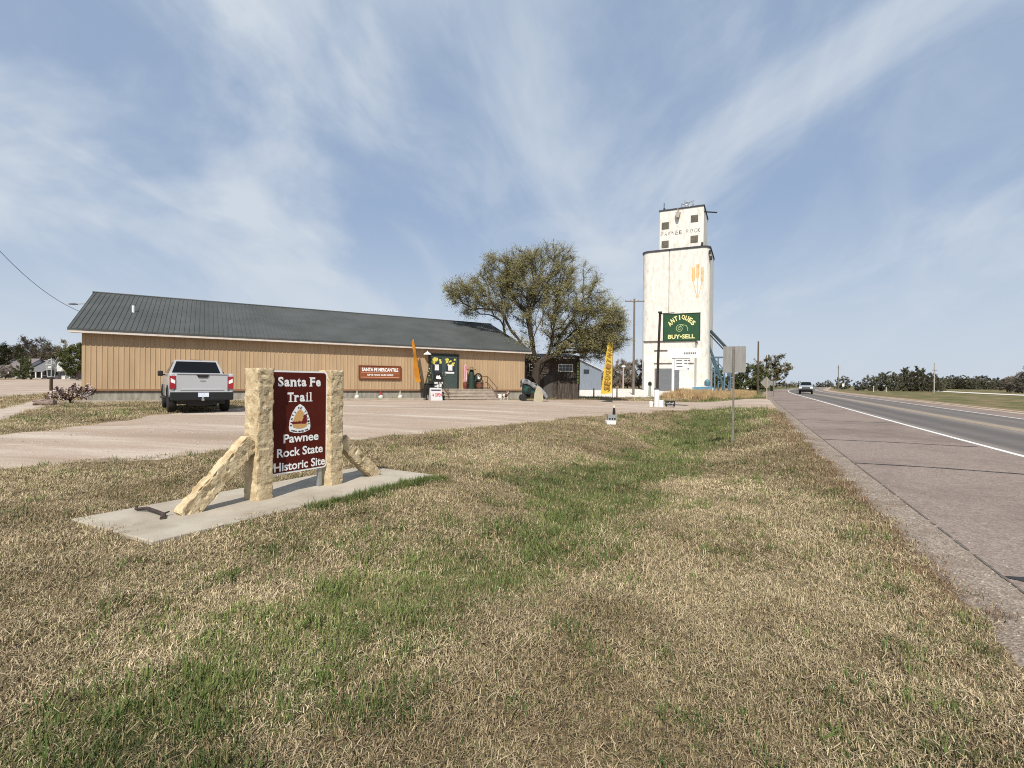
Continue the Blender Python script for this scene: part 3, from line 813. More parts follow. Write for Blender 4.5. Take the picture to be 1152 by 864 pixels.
# painted wheat
mb = MB(); rr = random.Random(2)
for hx, top, lean in ((3.4, 23.3, -.18), (4.2, 23.9, .0), (4.98, 23.2, .16)):
    for k in range(7):
        zz = top - .36 * k
        for sg_ in (-1, 1):
            a = (hx + sg_ * .24, zz); 
            pts = [(hx + sg_ * .15 + .13 * math.cos(t), 0, zz + .27 * math.sin(t) + sg_ * .10 * math.cos(t)) for t in np.linspace(0, 6.283, 9)[:-1]]
            mb.poly([(p[0], -.012 - .002 * (k % 2) - .001 * (sg_ > 0), p[2]) for p in pts])
    mb.poly([(hx - .05, -.012, top - 2.4), (hx + .05, -.012, top - 2.4), (4.2 + (hx - 4.2) * .15 + .05, -.012, 17.8), (4.2 + (hx - 4.2) * .15 - .05, -.012, 17.8)])
mb.build('painted_wheat', mat('ochre_paint', (.56, .31, .09), .8, (.64, .45, .22), 1.5), elev, fix=False)
mb = MB(); mb.box((-.3, -2.2, 4.6), (9.0, 4.3, 9.2)); anx = mb.build('annex', M['elev'], elev)
mb = MB(); mb.box((-.3, -2.25, 9.3), (9.3, 4.6, .22)); mb.box((.6, -4.42, 7.6), (7, .15, .18)); mb.box((.6, -4.42, 5.2), (7, .15, .14)); mb.build('roof_edge', mat('brown_annex_edge', (.11, .085, .07), .7), anx)
mb = MB(); mb.box((-.6, -4.38, 2.15), (4.4, .1, 4.2)); mb.build('door', mat('grey_roller_door', (.15, .155, .165), .5, (.11, .115, .12), 2, stretch=(.3, 1, 8)), anx)
mb = MB(); mb.box((3.2, -4.1, .45), (8.4, .06, .9)); mb.build('base_band', mat('pale_blue_paint', (.42, .50, .56), .7), elev)

# loading leg beside the elevator
def line_obj(name, segs, m, label, cat, parent=None):
    mb = MB()
    for pts, r_ in segs: mb.tube(pts, r_, 6)
    o = mb.build(name, m, parent)
    if label: tag(o, label, cat)
    return o
M['blue'] = mat('faded_blue_steel', (.06, .20, .32), .55, (.10, .26, .36), 2)
Ya = 96
leg = thing('loading_conveyor', 'dark blue steel loading conveyor and frame leaning at the right side of the elevator', 'conveyor', gp(at(812, 440, Ya).x, Ya))
inv = leg.location
def lp(px, py, dy=0): return at(px, py, Ya + dy) - inv
line_obj('conveyor_tube', [([lp(799, 372), lp(816, 390), lp(834, 410)], .28), ([lp(799, 377), lp(814, 393)], .12)], mat('dark_steel_tube', (.05, .065, .075), .5), None, None, leg)
line_obj('chute', [([lp(797, 388), lp(803, 403), lp(812, 429), lp(814, 440)], .22), ([lp(801, 403), lp(807, 420)], .2)], mat('dark_teal_steel', (.035, .075, .095), .55, (.07, .12, .14), 2), None, None, leg)
line_obj('frame', [([lp(800, 402), lp(822, 402)], .18)] + [([lp(x, 402, dy), lp(x, 440, dy)], .14) for x, dy in ((804, 0), (815, 0), (822, 0), (808, 4), (820, 4))] + [([lp(804, 404), lp(822, 424)], .08), ([lp(822, 404), lp(804, 424)], .08), ([lp(804, 420), lp(822, 438)], .08), ([lp(800, 416), lp(823, 416)], .12)], mat('blue_grey_steel', (.10, .15, .19), .6), None, None, leg)
hp = at(790, 441, 84); hop = thing('blue_hopper', 'blue steel grain hopper parked at the foot of the elevator', 'hopper', gp(hp.x, hp.y), EANG); hop.scale = (.62, .8, 1.0)
mb = MB(); mb.prism([(-2.4, 0, .5), (2.2, 0, .3), (2.6, 0, 1.3), (-2.6, 0, 1.1)], (0, 1.6, 0)); mb.build('trough', M['blue'], hop)
mb = MB(); mb.lathe([(.1, .0), (.75, .1), (.8, .75), (.5, 1.1), (.1, 1.15)], (1.2, .8, 1.3), 14); mb.build('motor_housing', mat('teal_steel', (.05, .14, .18), .5, (.12, .22, .26), 4), hop, smooth=True)
for x in (-2, 1.9):
    mb = MB(); mb.box((x, .8, .25), (.15, 1.5, .5)); mb.build('leg', M['black'], hop)
# ------------------------------------------------------------------ historic site sign
SANG = math.atan2(SU.y, SU.x)
slab_o = SA - SN * 0
slab = None
mb = MB(); mb.prism([(0, .0, 0), (SLEN, .0, 0), (SLEN - .05, SWID, 0), (-.12, SWID - .03, 0)], (0, 0, .30)); slab = mb.build('concrete_slab', M['conc'], None, bevel=.012, segs=2)
slab.location = (SA.x, SA.y, STOP - .30); slab.rotation_euler.z = SANG
tag(slab, 'long flat grey concrete slab under the brown historic site sign', 'slab')
def rough_box(s, cuts, amp, freq, seed, taper=1.0):
    bm = bmesh.new(); bmesh.ops.create_cube(bm, size=1.0)
    mx = max(s)
    for i, ax in enumerate('xyz'):
        c = max(1, int(s[i] / mx * cuts))
        es = [e for e in bm.edges if abs((e.verts[0].co - e.verts[1].co)[i]) > .5 / 1.0 * .999 and abs((e.verts[0].co - e.verts[1].co)[i]) > .9]
        bmesh.ops.subdivide_edges(bm, edges=es, cuts=c, use_grid_fill=True)
    so = Vector((seed * 13.1, seed * 7.7, seed * 3.3))
    for v in bm.verts:
        p = Vector((v.co.x * s[0], v.co.y * s[1], v.co.z * s[2]))
        edge = sum(1 for i in range(3) if abs(abs(v.co[i]) - .5) < 1e-4)
        q = p * freq + so
        d = Vector((mnoise.fractal(q, 1.0, 2.2, 4), mnoise.fractal(q + Vector((9, 2, 5)), 1.0, 2.2, 4), mnoise.fractal(q + Vector((3, 8, 1)), 1.0, 2.2, 4)))
        ch = abs(mnoise.noise(q * 1.7 + Vector((4, 4, 4))))
        nrm = Vector([(1 if v.co[i] > 0 else -1) if abs(abs(v.co[i]) - .5) < 1e-4 else 0 for i in range(3)])
        p = p + d * amp - nrm * (ch * amp * 4.0 if edge > 1 else 0)
        # drill marks and spalls
        sp = mnoise.noise(q * 1.9 + Vector((7, 1, 2)))
        if sp > .25 and edge == 1: p -= nrm * amp * min(1.3, (sp - .25) * 14)
        v.co = p
    bmesh.ops.recalc_face_normals(bm, faces=bm.faces)
    return bm
def bm_obj(name, bm, m, parent=None, smooth=False):
    me = bpy.data.meshes.new(name); bm.to_mesh(me); bm.free(); me.materials.append(m)
    if smooth:
        for p in me.polygons: p.use_smooth = True
    o = bpy.data.objects.new(name, me); col.objects.link(o); o.parent = parent
    return o
mid = (SWID / 2)
C1 = SA - SN * mid + SU * 1.55; C1.z = STOP
site = thing('historic_site_sign', 'brown state historic site sign held between two rough yellow limestone posts', 'sign', C1, SANG)
PH, GAP = 1.68, 1.12
def part_loc(o, loc, rot=(0, 0, 0)): o.location = loc; o.rotation_euler = rot; return o
part_loc(bm_obj('stone_post', rough_box((.225, .29, PH + .05), 72, .0065, 6.5, 1), M['lime'], site), (0, 0, PH / 2 - .02))
o = part_loc(bm_obj('stone_post', rough_box((.225, .28, PH + .05), 72, .0065, 6.5, 2), M['lime'], site), (GAP, 0, PH / 2 - .02))
# braces leaning against the outer faces of the posts
br = rough_box((.215, .16, 1.12), 62, .011, 6.5, 3); part_loc(bm_obj('stone_brace', br, M['lime'], site), (-.52, -.02, .36), (0, R(45), 0))
br = rough_box((.20, .16, .98), 62, .011, 6.5, 4); part_loc(bm_obj('stone_brace', br, M['lime'], site), (GAP + .52, .0, .31), (0, R(-48), 0))
PWD, PHT, PZ = .90, 1.39, .27 + 1.39 / 2
pc = GAP / 2
def rrect(w, h, r, cx, cz, y, n=6):
    P = []
    for sx, sz, a0 in ((1, 1, 0), (-1, 1, 90), (-1, -1, 180), (1, -1, 270)):
        for i in range(n + 1):
            a = R(a0 + 90 * i / n); P.append((cx + sx * (w / 2 - r) + r * math.cos(a), y, cz + sz * (h / 2 - r) + r * math.sin(a)))
    return P
PY = -.045
mb = MB(); mb.prism(rrect(PWD, PHT, .05, pc, PZ, PY), (0, .012, 0)); panel = mb.build('sign_panel', M['wht'], site)
mb = MB(); mb.prism(rrect(PWD - .045, PHT - .045, .04, pc, PZ, PY - .003), (0, .0025, 0)); mb.build('sign_face', M['brown'], panel)
yl = PY - .0045
mb = MB()
SERIF = {'S': [], 'a': [], 'n': [(0, 0), (1, 0)], 't': [], 'F': [(0, 0)], 'e': [], 'T': [(.5, 0)], 'r': [(0, 0)], 'i': [(.5, 0)], 'l': [(.5, 0), (.5, 1)]}
def serif_line(txt, cx, cz, w, h):
    adv = {'S': .62, 'a': .6, 'n': .68, 't': .44, ' ': .3, 'F': .64, 'e': .6, 'T': .68, 'r': .5, 'i': .36, 'l': .36}
    tot = sum(adv[c] for c in txt); x = cx - w / 2; k = w / tot
    for c in txt:
        a = adv[c] * k
        if c != ' ':
            hh = h if c in 'SFTl' else (h * .98 if c == 'i' else (h * .9 if c == 't' else h * .72))
            wd = a * (.86 if c not in 'il' else .36)
            if c == 't': wd = a * .84
            put_text(mb, c, x + a / 2, cz - h / 2 + hh / 2, wd, hh, yl, .035)
            sw = .055 * h / .13 * .9; sh_ = h * .085
            def foot(px, pz, ww): mb.poly([(px - ww / 2, yl - .0006, pz - sh_ / 2), (px + ww / 2, yl - .0006, pz - sh_ / 2), (px + ww / 2, yl - .0006, pz + sh_ / 2), (px - ww / 2, yl - .0006, pz + sh_ / 2)])
            b0 = cz - h / 2 + sh_ / 2; xl = x + a / 2 - wd / 2; xr = x + a / 2 + wd / 2
            st = h * .2
            if c in 'F': foot(xl + st / 2, b0, st * 2.0); foot(xl + .1 * st, b0 + h - sh_, st * 1.2)
            if c in 'T': foot(x + a / 2, b0, st * 2.2); foot(xl + .01, b0 + h * .82, st * .45); foot(xr - .01, b0 + h * .82, st * .45)
            if c in 'n': foot(xl + st / 2, b0, st * 1.7); foot(xr - st / 2, b0, st * 1.7); foot(xl, b0 + hh - sh_, st)
            if c in 'r': foot(xl + st / 2, b0, st * 2); foot(xl, b0 + hh - sh_, st)
            if c in 'il': foot(x + a / 2, b0, st * 2.1)
            if c == 'l': foot(x + a / 2 - st * .4, b0 + hh - sh_, st)
            if c == 'i': foot(x + a / 2 - st * .4, b0 + h * .72 - sh_, st)
        x += a
serif_line('Santa Fe', pc, PZ + .545, .68, .13)
serif_line('Trail', pc, PZ + .335, .40, .13)
put_text(mb, 'Pawnee', pc + .03, PZ - .225, .55, .12, yl, .022); put_text(mb, 'Rock State', pc + .02, PZ - .41, .72, .12, yl, .022); put_text(mb, 'Historic Site', pc + .02, PZ - .595, .80, .12, yl, .022)
mb.build('lettering', M['wht'], panel, fix=False)
# trail emblem: white rounded triangle, tan field, dark red wagon
ez, eh = PZ + .04, .40
def pick(sc, y):
    P = []
    ctl = [(0, .5), (.16, .40), (.30, .2), (.40, -.05), (.43, -.30), (.40, -.42), (.2, -.49), (0, -.505), (-.2, -.49), (-.40, -.42), (-.43, -.30), (-.40, -.05), (-.30, .2), (-.16, .40)]
    return [(pc + x * eh * .98 * sc, y, ez - .02 * (1 - sc) + z * eh * sc) for x, z in ctl]
mb = MB(); mb.prism(pick(1.0, yl - .001), (0, .001, 0)); em = mb.build('emblem', M['wht'], panel)
mb = MB(); mb.prism(pick(.66, yl - .003), (0, .001, 0)); mb.build('emblem_field', mat('tan_emblem', (.62, .36, .14), .6), em)
mb = MB()
for x, z, ww, hh in ((-.10, -.035, .05, .035), (-.055, -.035, .04, .03), (-.01, -.035, .05, .035), (.045, -.035, .05, .045), (.075, -.015, .07, .085), (.08, .04, .055, .05)):
    mb.poly([(pc + x + ww / 2 * math.cos(t) * 1.1, yl - .0036 - .0001 * x, ez + z - .02 + hh / 2 * math.sin(t) * 1.1) for t in np.linspace(0, 6.283, 11)[:-1]])
mb.box((pc - .02, yl - .0037, ez - .062), (.20, .0006, .022))
mb.build('emblem_wagon', mat('dark_red_emblem', (.16, .012, .015), .6), em, fix=False)
mb = MB()
def along(txt, P, size):
    for i, ch in enumerate(txt):
        if ch == ' ': continue
        t = i / (len(txt) - 1) * (len(P) - 1); k = min(int(t), len(P) - 2); f_ = t - k
        x = P[k][0] * (1 - f_) + P[k + 1][0] * f_; z = P[k][1] * (1 - f_) + P[k + 1][1] * f_
        a = math.atan2(P[k + 1][1] - P[k][1], P[k + 1][0] - P[k][0])
        def fn(u, v, x=x, z=z, a=a): return (pc + x + u * math.cos(a) - v * math.sin(a), ez + z + u * math.sin(a) + v * math.cos(a))
        put_text(mb, ch, 0, 0, size * .72, size, yl - .0028, .03, fn=fn)
along('SANTA FE TRAIL', [(x * eh * .83, z * eh * .83 - .006) for x, z in ((-.42, -.25), (-.395, -.05), (-.30, .2), (-.17, .38), (0, .475), (.17, .38), (.30, .2), (.395, -.05), (.42, -.25))], .034)
along('NATIONAL HISTORIC TRAIL', [(x * eh * .80, z * eh * .84) for x, z in ((-.40, -.47), (-.2, -.52), (0, -.54), (.2, -.52), (.40, -.47))], .020)
mb.build('emblem_lettering', mat('black_emblem_letters', (.02, .02, .02), .6), em, fix=False)
for x in (pc - PWD / 2 + .05, pc + PWD / 2 - .09):
    mb = MB(); mb.box((x, PY + .045, .45), (.05, .05, .92)); mb.build('steel_leg', M['steel'], site)
# fallen stick on the slab
p = hit(172, 581); mb = MB()
mb.tube([(0, 0, .04), (.10, -.02, .055), (.22, -.09, .05), (.31, -.14, .04), (.36, -.22, .03)], [.012, .015, .014, .015, .02], 8); mb.tube([(.30, -.14, .04), (.34, -.12, .06)], [.011, .006], 6); mb.tube([(.0, 0, .04), (-.02, .04, .06)], [.012, .007], 6)
stk = mb.build('stick', mat('dark_dead_wood', (.07, .05, .04), .9, (.03, .022, .02), 12, bump=.6), smooth=True)
q = at(153, 575, 5.0); d_ = ROT @ Vector(((153 - 576) / 560., (432 - 575) / 560., -1)); tt = (STOP - 1.65) / d_.z; q = CAM + d_ * tt
stk.location = (q.x, q.y, STOP - .028); stk.scale = (1.5, 1.5, 1.3); tag(stk, 'dark broken stick lying on the near end of the concrete slab', 'stick')

# ------------------------------------------------------------------ pickup trucks
Mtint = mat('tinted_glass', (.008, .009, .010), rough=.12, spec=.22)
def make_truck(name, label, paint, dark, group=None):
    t = thing(name, label, 'pickup truck', group=group)
    def arch(cy, r, z0=.47, n=10):
        a0 = math.asin((z0 - .42) / r)
        return [(cy + r * math.cos(a), .42 + r * math.sin(a)) for a in np.linspace(a0, math.pi - a0, n)]
    bot = [(5.70, .47)] + arch(4.78, .50) + arch(1.28, .50) + [(.06, .60)]
    topS = [(.04, 1.36), (.1, 1.39), (2.02, 1.40), (2.3, 1.33), (4.30, 1.30), (4.5, 1.24), (5.45, 1.16), (5.68, 1.06), (5.74, .8)]
    topC = [(.04, .80), (1.98, .80), (2.0, 1.36), (4.30, 1.30), (4.5, 1.27), (5.45, 1.20), (5.68, 1.08), (5.74, .8)]
    mb = MB()
    for x0, x1 in ((-1.0, -.86), (.86, 1.0)):
        mb.prism([(x0, y, z) for y, z in bot + topS], (x1 - x0, 0, 0))
    botc = [(5.68, .5), (4.2, .40), (.1, .40)]
    mb.prism([(-.858, y, z) for y, z in botc + topC], (1.716, 0, 0))
    body = mb.build('body', paint, t, bevel=.03, segs=2, smooth=True)
    # cab
    B = [(-.97, 2.04), (.97, 2.04), (.97, 4.62), (-.97, 4.62)]; T = [(-.72, 2.24), (.72, 2.24), (.70, 3.72), (-.70, 3.72)]
    zb, zt = 1.28, 1.93
    b = [Vector((*p, zb)) for p in B]; u = [Vector((*p, zt)) for p in T]
    mb = MB(); mb.poly(u); mb.poly(b[::-1])
    for i in range(4): mb.poly([b[i], b[(i + 1) % 4], u[(i + 1) % 4], u[i]])
    cabp = mb.build('cab', paint, t, bevel=.05, segs=3, smooth=True)
    def pane(i, s0, s1, r0, r1, name='window', par=cabp):
        A, Bq, C, D = b[i], b[(i + 1) % 4], u[(i + 1) % 4], u[i]
        nn = (Bq - A).cross(D - A).normalized()
        f = lambda s, r: (A * (1 - s) + Bq * s) * (1 - r) + (D * (1 - s) + C * s) * r
        P = [f(s0, r0), f(s1, r0), f(s1, r1), f(s0, r1)]
        mb = MB(); mb.prism([p + nn * .004 for p in P], nn * .008); return mb.build(name, Mtint, par)
    pane(0, .05, .95, .22, .90, 'rear_window'); pane(2, .05, .95, .12, .93, 'windshield')
    pane(1, .08, .43, .2, .88); pane(1, .47, .86, .2, .88); pane(3, .14, .53, .2, .88); pane(3, .57, .92, .2, .88)
    mb = MB(); mb.box((0, 2.27, 1.935), (.42, .06, .03)); mb.build('brake_light', mat('dark_red_lens', (.12, .01, .01), .2), cabp)
    # tailgate
    mb = MB(); mb.box((0, .02, 1.035), (1.60, .07, .63)); mb.prism([(-.62, -.015, .83), (.62, -.015, .83), (.70, -.015, .76), (-.70, -.015, .76)], (0, -.02, 0)); mb.box((0, .01, 1.365), (1.60, .11, .035))
    tg = mb.build('tailgate', paint, t, bevel=.012, segs=2)
    mb = MB(); mb.prism([(-.20, -.022, 1.33), (.20, -.022, 1.33), (.14, -.022, 1.23), (-.14, -.022, 1.23)], (0, -.02, 0)); mb.build('tailgate_handle', M['black'], tg)
    mb = MB(); mb.prism([(.12 * math.cos(a) * .75, -.018, 1.12 + .035 * math.sin(a)) for a in np.linspace(0, 6.283, 13)[:-1]], (0, -.012, 0)); mb.build('badge', M['steel'], tg)
    mb = MB(); mb.box((-.5, -.018, .80), (.34, .006, .03)); mb.build('tailgate_lettering', mat('dull_red_badge', (.25, .05, .05), .5), tg)
    mb = MB(); mb.box((0, .0, .70), (1.9, .10, .045)); mb.build('bumper_trim', paint, t, bevel=.01, segs=1)
    mb = MB(); mb.box((0, .02, .55), (1.98, .20, .30)); mb.box((0, .06, .40), (1.4, .1, .08)); bmp = mb.build('rear_bumper', dark, t, bevel=.03)
    mb = MB(); mb.box((0, 2.7, .36), (1.50, 4.9, .22)); mb.box((0, .55, .30), (.9, .7, .2)); mb.build('underbody', M['black'], t)
    mb = MB(); mb.box((.02, -.095, .60), (.34, .01, .16)); pl = mb.build('licence_plate', mat('pale_blue_plate', (.45, .52, .68), .5, (.7, .72, .74), 9), bmp)
    mb = MB(); mb.box((0, -.05, .43), (.08, .22, .08)); mb.lathe([(.01, 0), (.035, .02), (.03, .06), (.01, .08)], (0, -.13, .46), 8); mb.build('tow_hitch', M['steel'], bmp)
    for s in (-1, 1):
        mb = MB(); mb.prism([(s * .81, .01, .82), (s * 1.005, .01, .82), (s * 1.005, .01, 1.28), (s * .81, .01, 1.28)], (0, .12, 0)); tl = mb.build('tail_light', mat('red_tail_lens', (.28, .012, .018), .15, spec=.6), t, bevel=.012, segs=2)
        mb = MB(); mb.prism([(s * .84, .002, 1.0), (s * .97, .002, 1.05), (s * .97, .002, 1.20), (s * .84, .002, 1.12)], (0, .006, 0)); mb.build('reversing_lens', mat('clear_lens', (.75, .73, .72), .2), tl)
        mb = MB(); mb.box((s * 1.11, 4.05, 1.40), (.19, .09, .22)); mi = mb.build('mirror', M['black'], t, bevel=.03)
        mb = MB(); mb.tube([(s * .93, 4.12, 1.34), (s * 1.08, 4.08, 1.36)], .03, 6); mb.build('mirror_arm', M['black'], mi)
        mb = MB(); mb.box((s * 1.005, 2.85, 1.14), (.03, .16, .035)); mb.build('door_handle', M['steel'], t)
        mb = MB(); mb.box((s * 1.0, 3.05, .42), (.22, 1.9, .06)); mb.build('side_step', M['black'], t)
        mb = MB(); mb.prism([(s * .58, 5.745, .84), (s * .97, 5.68, .86), (s * .97, 5.62, 1.07), (s * .58, 5.70, 1.06)], (0, .05, 0)); mb.build('headlight', mat('headlight_lens', (.72, .74, .76), .1, spec=.7), t, bevel=.01, segs=1)
        for cy in (1.28, 4.78):
            mb = MB(); prof = [(.24, -.14), (.38, -.14), (.425, -.11), (.44, -.05), (.44, .05), (.425, .11), (.38, .14), (.24, .14)]
            mb.lathe(prof, n=28); wv = [(z, x, y) for x, y, z in mb.v]; mb.v = [(a + s * .87, b_ + cy, c + .40) for a, b_, c in wv]
            wh = mb.build('wheel', M['rubber'], t, smooth=True)
            mb = MB(); mb.lathe([(.01, .02), (.06, .05), (.08, .02), (.2, .0), (.235, .05), (.235, -.05)], n=20); mb.v = [(s * z + s * .93, x + cy, y + .40) for x, y, z in mb.v]
            mb.build('rim', M['steel'], wh, smooth=True)
            mb = MB()
            A = [(cy + .52 * math.cos(a), .42 + .52 * math.sin(a)) for a in np.linspace(.05, 3.09, 13)]; I = [(cy + .46 * math.cos(a), .42 + .46 * math.sin(a)) for a in np.linspace(3.09, .05, 13)]
            mb.prism([(s * .99, y, z) for y, z in A + I], (s * .035, 0, 0)); mb.build('wheel_arch', dark, t)
    mb = MB(); mb.box((0, 5.735, .93), (1.12, .06, .30)); g = mb.build('grille', M['black'], t, bevel=.01, segs=1)
    mb = MB()
    for z in (.86, .95, 1.03): mb.box((0, 5.772, z), (1.06, .015, .03))
    mb.build('grille_bar', M['steel'], g)
    mb = MB(); mb.box((0, 5.74, .60), (1.92, .16, .26)); mb.build('front_bumper', dark, t, bevel=.04)
    for ch in t.children:
        if ch.name.startswith('wheel') and not ch.name.startswith('wheel_arch'): ch.location.z = .04
        else: ch.location.z = .10
    return t
silver = mat('silver_white_paint', (.38, .385, .395), .3, spec=.5, coat=.6)
pale = mat('pale_silver_paint', (.27, .30, .33), .3, spec=.5, coat=.6)
blk = mat('black_plastic_trim', (.015, .015, .016), .55)
tr = make_truck('pickup_truck', 'silver white pickup truck parked on gravel with its tailgate to the road', silver, blk)
tp = Vector((-11.37, 18.3)); tr.location = gp(tp.x, tp.y, -.0); tr.rotation_euler.z = R(37.6)
tr2 = make_truck('pickup_truck', 'small distant pale pickup truck driving towards us on the highway', pale, blk)
sx_, dx_ = 101.0, 8.2
x, y = road_xy(sx_, dx_); tr2.location = (float(x), float(y), float(road_z(sx_)) + .005); tr2.rotation_euler.z = -PHI + R(180 - 5)

# ------------------------------------------------------------------ roadside signs
ap = hit(739, 458); ap.z = gz(ap.x, ap.y)
an = thing('antiques_sign', 'hanging green antiques sign with yellow letters on a tall dark post', 'sign', ap, -PHI)
hA = (458 - 352) / 560 * ap.y; kA = ap.y / 560
mb = MB(); mb.tube([(0, 0, -.2), (.05, 0, hA * .5), (.16, 0, hA)], [.10, .095, .09], 10); post = mb.build('post', mat('dark_brown_post', (.022, .015, .012), .8, (.045, .03, .022), 5), an)
mb = MB(); mb.tube([(.1, 0, hA - .1), (1.2, 0, hA - .06)], .035, 6); mb.box((.16, 0, hA + .02), (.26, .26, .12)); mb.build('bracket_arm', M['black'], an)
AW, AH = 2.60, 2.02
acx, acz = .42 + AW / 2, hA - .16 - AH / 2
mb = MB(); mb.box((acx, 0, acz), (AW, .06, AH)); ab = mb.build('board', mat('sign_green', (.016, .06, .026), .5, (.024, .075, .034), 2), an)
mb = MB()
for z in (-1, 1): mb.box((acx, 0, acz + z * AH / 2), (AW + .08, .09, .06))
for x in (-1, 1): mb.box((acx + x * AW / 2, 0, acz), (.06, .09, AH - .06))
mb.build('frame', mat('dark_green_frame', (.012, .03, .014), .5), ab)
Mcream = mat('cream_yellow_paint', (.72, .66, .30), .6)
mb = MB()
W_ = 'ANTIQUES'
for i, ch in enumerate(W_):
    a = R(50 - 100 * i / (len(W_) - 1)); rad = 1.26
    cx, cz = acx - .0 - rad * math.sin(a) * .86, acz - .52 + rad * math.cos(a)
    def fn(u, v, cx=cx, cz=cz, a=a): return (cx + u * math.cos(a * .8) - v * math.sin(a * .8), cz + u * math.sin(a * .8) + v * math.cos(a * .8))
    put_text(mb, ch, 0, 0, .24 if ch != 'I' else .08, .36, -.034, .035, fn=fn)
put_text(mb, 'BUY•SELL', acx, acz - .70, 1.92, .32, -.034, .03)
mb.build('lettering', Mcream, ab, fix=False)
mb = MB()
sp = [(acx - .12 + (.05 + .26 * (1 - k / 40)) * math.cos(k * .30 + .5), -.034, acz - .1 + (.05 + .26 * (1 - k / 40)) * math.sin(k * .30 + .5)) for k in range(41)]
mb.tube(sp, .022, 5); mb.tube([(acx + .12, -.034, acz + .16), (acx + .34, -.034, acz + .12), (acx + .44, -.034, acz - .08), (acx + .46, -.034, acz - .3)], .024, 5); mb.tube([(acx - .12, -.034, acz - .05), (acx - .02, -.034, acz + .22), (acx + .12, -.034, acz + .16)], .02, 5)
mb.build('scroll_ornament', mat('pale_green_paint', (.40, .50, .26), .6), ab)
# things at its foot
bo = gp(ap.x - .12, ap.y - .35)
mb = MB(); mb.lathe([(.20, -.1), (.20, .25), (.195, .3), (.195, 1.30), (.17, 1.36)], n=20); wb = thing('white_pipe', 'upright white pipe with dark cap beside the antiques sign post', 'pipe', bo)
mb.build('pipe_body', mat('chalky_white_pipe', (.72, .70, .69), .7, (.55, .52, .5), 3, stretch=(1, 1, .3)), wb, smooth=True)
mb = MB(); mb.lathe([(.20, 1.34), (.21, 1.42), (.05, 1.45)], n=16); mb.build('cap', mat('dark_cap', (.08, .07, .07), .7), wb)
mb = MB(); mb.lathe([(.13, -.05), (.17, .42), (.15, .42), (.12, .3)], n=14); o = mb.build('plant_pot', M['white'], smooth=True); o.location = gp(bo.x - .40, bo.y + .1); tag(o, 'small white plant pot left of the white pipe', 'pot')
mb = MB(); mb.box((0, 0, .24), (.34, .22, .62)); o = mb.build('white_block', M['white'], bevel=.02); o.location = gp(ap.x + .28, ap.y - .15); o.rotation_euler.z = -PHI; tag(o, 'white painted concrete block right of the dark sign post', 'block')
ls = thing('low_ground_sign', 'low black sign with pale lettering on the grass by the antiques sign', 'sign', gp(ap.x + .95, ap.y - .2), -PHI)
mb = MB(); mb.box((0, 0, .32), (.72, .05, .42)); mb.build('board', M['black'], ls)
for x in (-.28, .28):
    mb = MB(); mb.box((x, 0, .05), (.05, .05, .14)); mb.build('leg', M['black'], ls)
mb = MB(); rr = random.Random(4)
for k in range(9): mb.box((-.25 + .062 * k, -.027, .34 + .03 * rr.uniform(-1, 1)), (.04, .004, rr.uniform(.05, .14)))
for k in range(6): mb.box((-.2 + .08 * k, -.027, .19), (.05, .004, .05))
mb.build('lettering', mat('grey_letters', (.4, .4, .38), .6), ls)
# sign seen from behind
sp_ = hit(825, 498)
kb = sp_.y / 560
bs = thing('roadside_sign', 'plain grey back of a rectangular road sign on a steel post in the ditch', 'sign', (sp_.x, sp_.y, sp_.z), -PHI)
hb = (498 - 390) * kb
mb = MB(); mb.box((-.018, -.006, hb / 2 - .2), (.05, .008, hb + .4)); mb.box((-.05, .015, hb / 2 - .2), (.008, .035, hb + .4)); mb.box((.014, .015, hb / 2 - .2), (.008, .035, hb + .4)); mb.box((-.018, .0, .2), (.09, .06, .4)); mb.build('post', mat('rusty_steel_post', (.22, .20, .17), .7, (.12, .10, .08), 5, stretch=(1, 1, .3)), bs)
mb = MB(); mb.prism(rrect(24.5 * kb * .96, 29.5 * kb, .04, 0, (498 - 404.3) * kb, .036), (0, .004, 0)); pn = mb.build('sign_panel', M['alu'], bs)
mb = MB(); mb.box((-.018, -.014, hb - .12), (.025, .02, .025)); mb.box((-.018, -.014, hb - .7), (.025, .02, .025)); mb.build('bolt', M['steel'], pn)
# gate marker of blocks
mp_ = hit(690, 478); km = mp_.y / 560
mb = MB(); mb.box((0, 0, 2.1 * km), (10.5 * km, 7 * km, 4.6 * km)); o = mb.build('white_block', M['white'], bevel=.015); o.location = gp(mp_.x - 3 * km, mp_.y); o.rotation_euler.z = .15; tag(o, 'low white concrete block at the base of the small stack on the grass', 'block')
mb = MB(); z0 = 4.45 * km
mb.box((0, 0, z0 + 3.4 * km), (10 * km, 6 * km, .9 * km)); mb.box((0, 0, z0 + .5 * km), (10 * km, 6 * km, .9 * km))
for k in range(4): mb.box((-4.4 * km + 2.93 * km * k, 0, z0 + 2 * km), (1.2 * km, 6 * km, 2.6 * km))
mb.box((0, 1.2 * km, z0 + 2 * km), (9 * km, .6 * km, 2.5 * km)); mb.box((0, 0, z0 + 5.3 * km), (10 * km, 6 * km, 2.9 * km))
o = mb.build('cinder_block', mat('grey_cinder_block', (.30, .31, .30), .95, (.22, .22, .22), 20, bump=.6)); o.location = gp(mp_.x - 2 * km, mp_.y); o.rotation_euler.z = .1; tag(o, 'grey cinder block standing on the low white block', 'cinder block')
kz = z0 + 6.78 * km
fg = thing('painted_bottle', 'dark bottle with pale neck standing on the grey cinder block', 'bottle', gp(mp_.x + .6 * km, mp_.y, kz), 0)
mb = MB(); mb.lathe([(.2 * km, 0), (1.6 * km, .1 * km), (1.7 * km, 3 * km), (1.35 * km, 7.2 * km), (.9 * km, 8.4 * km)], n=14); mb.build('bottle_body', M['black'], fg, smooth=True)
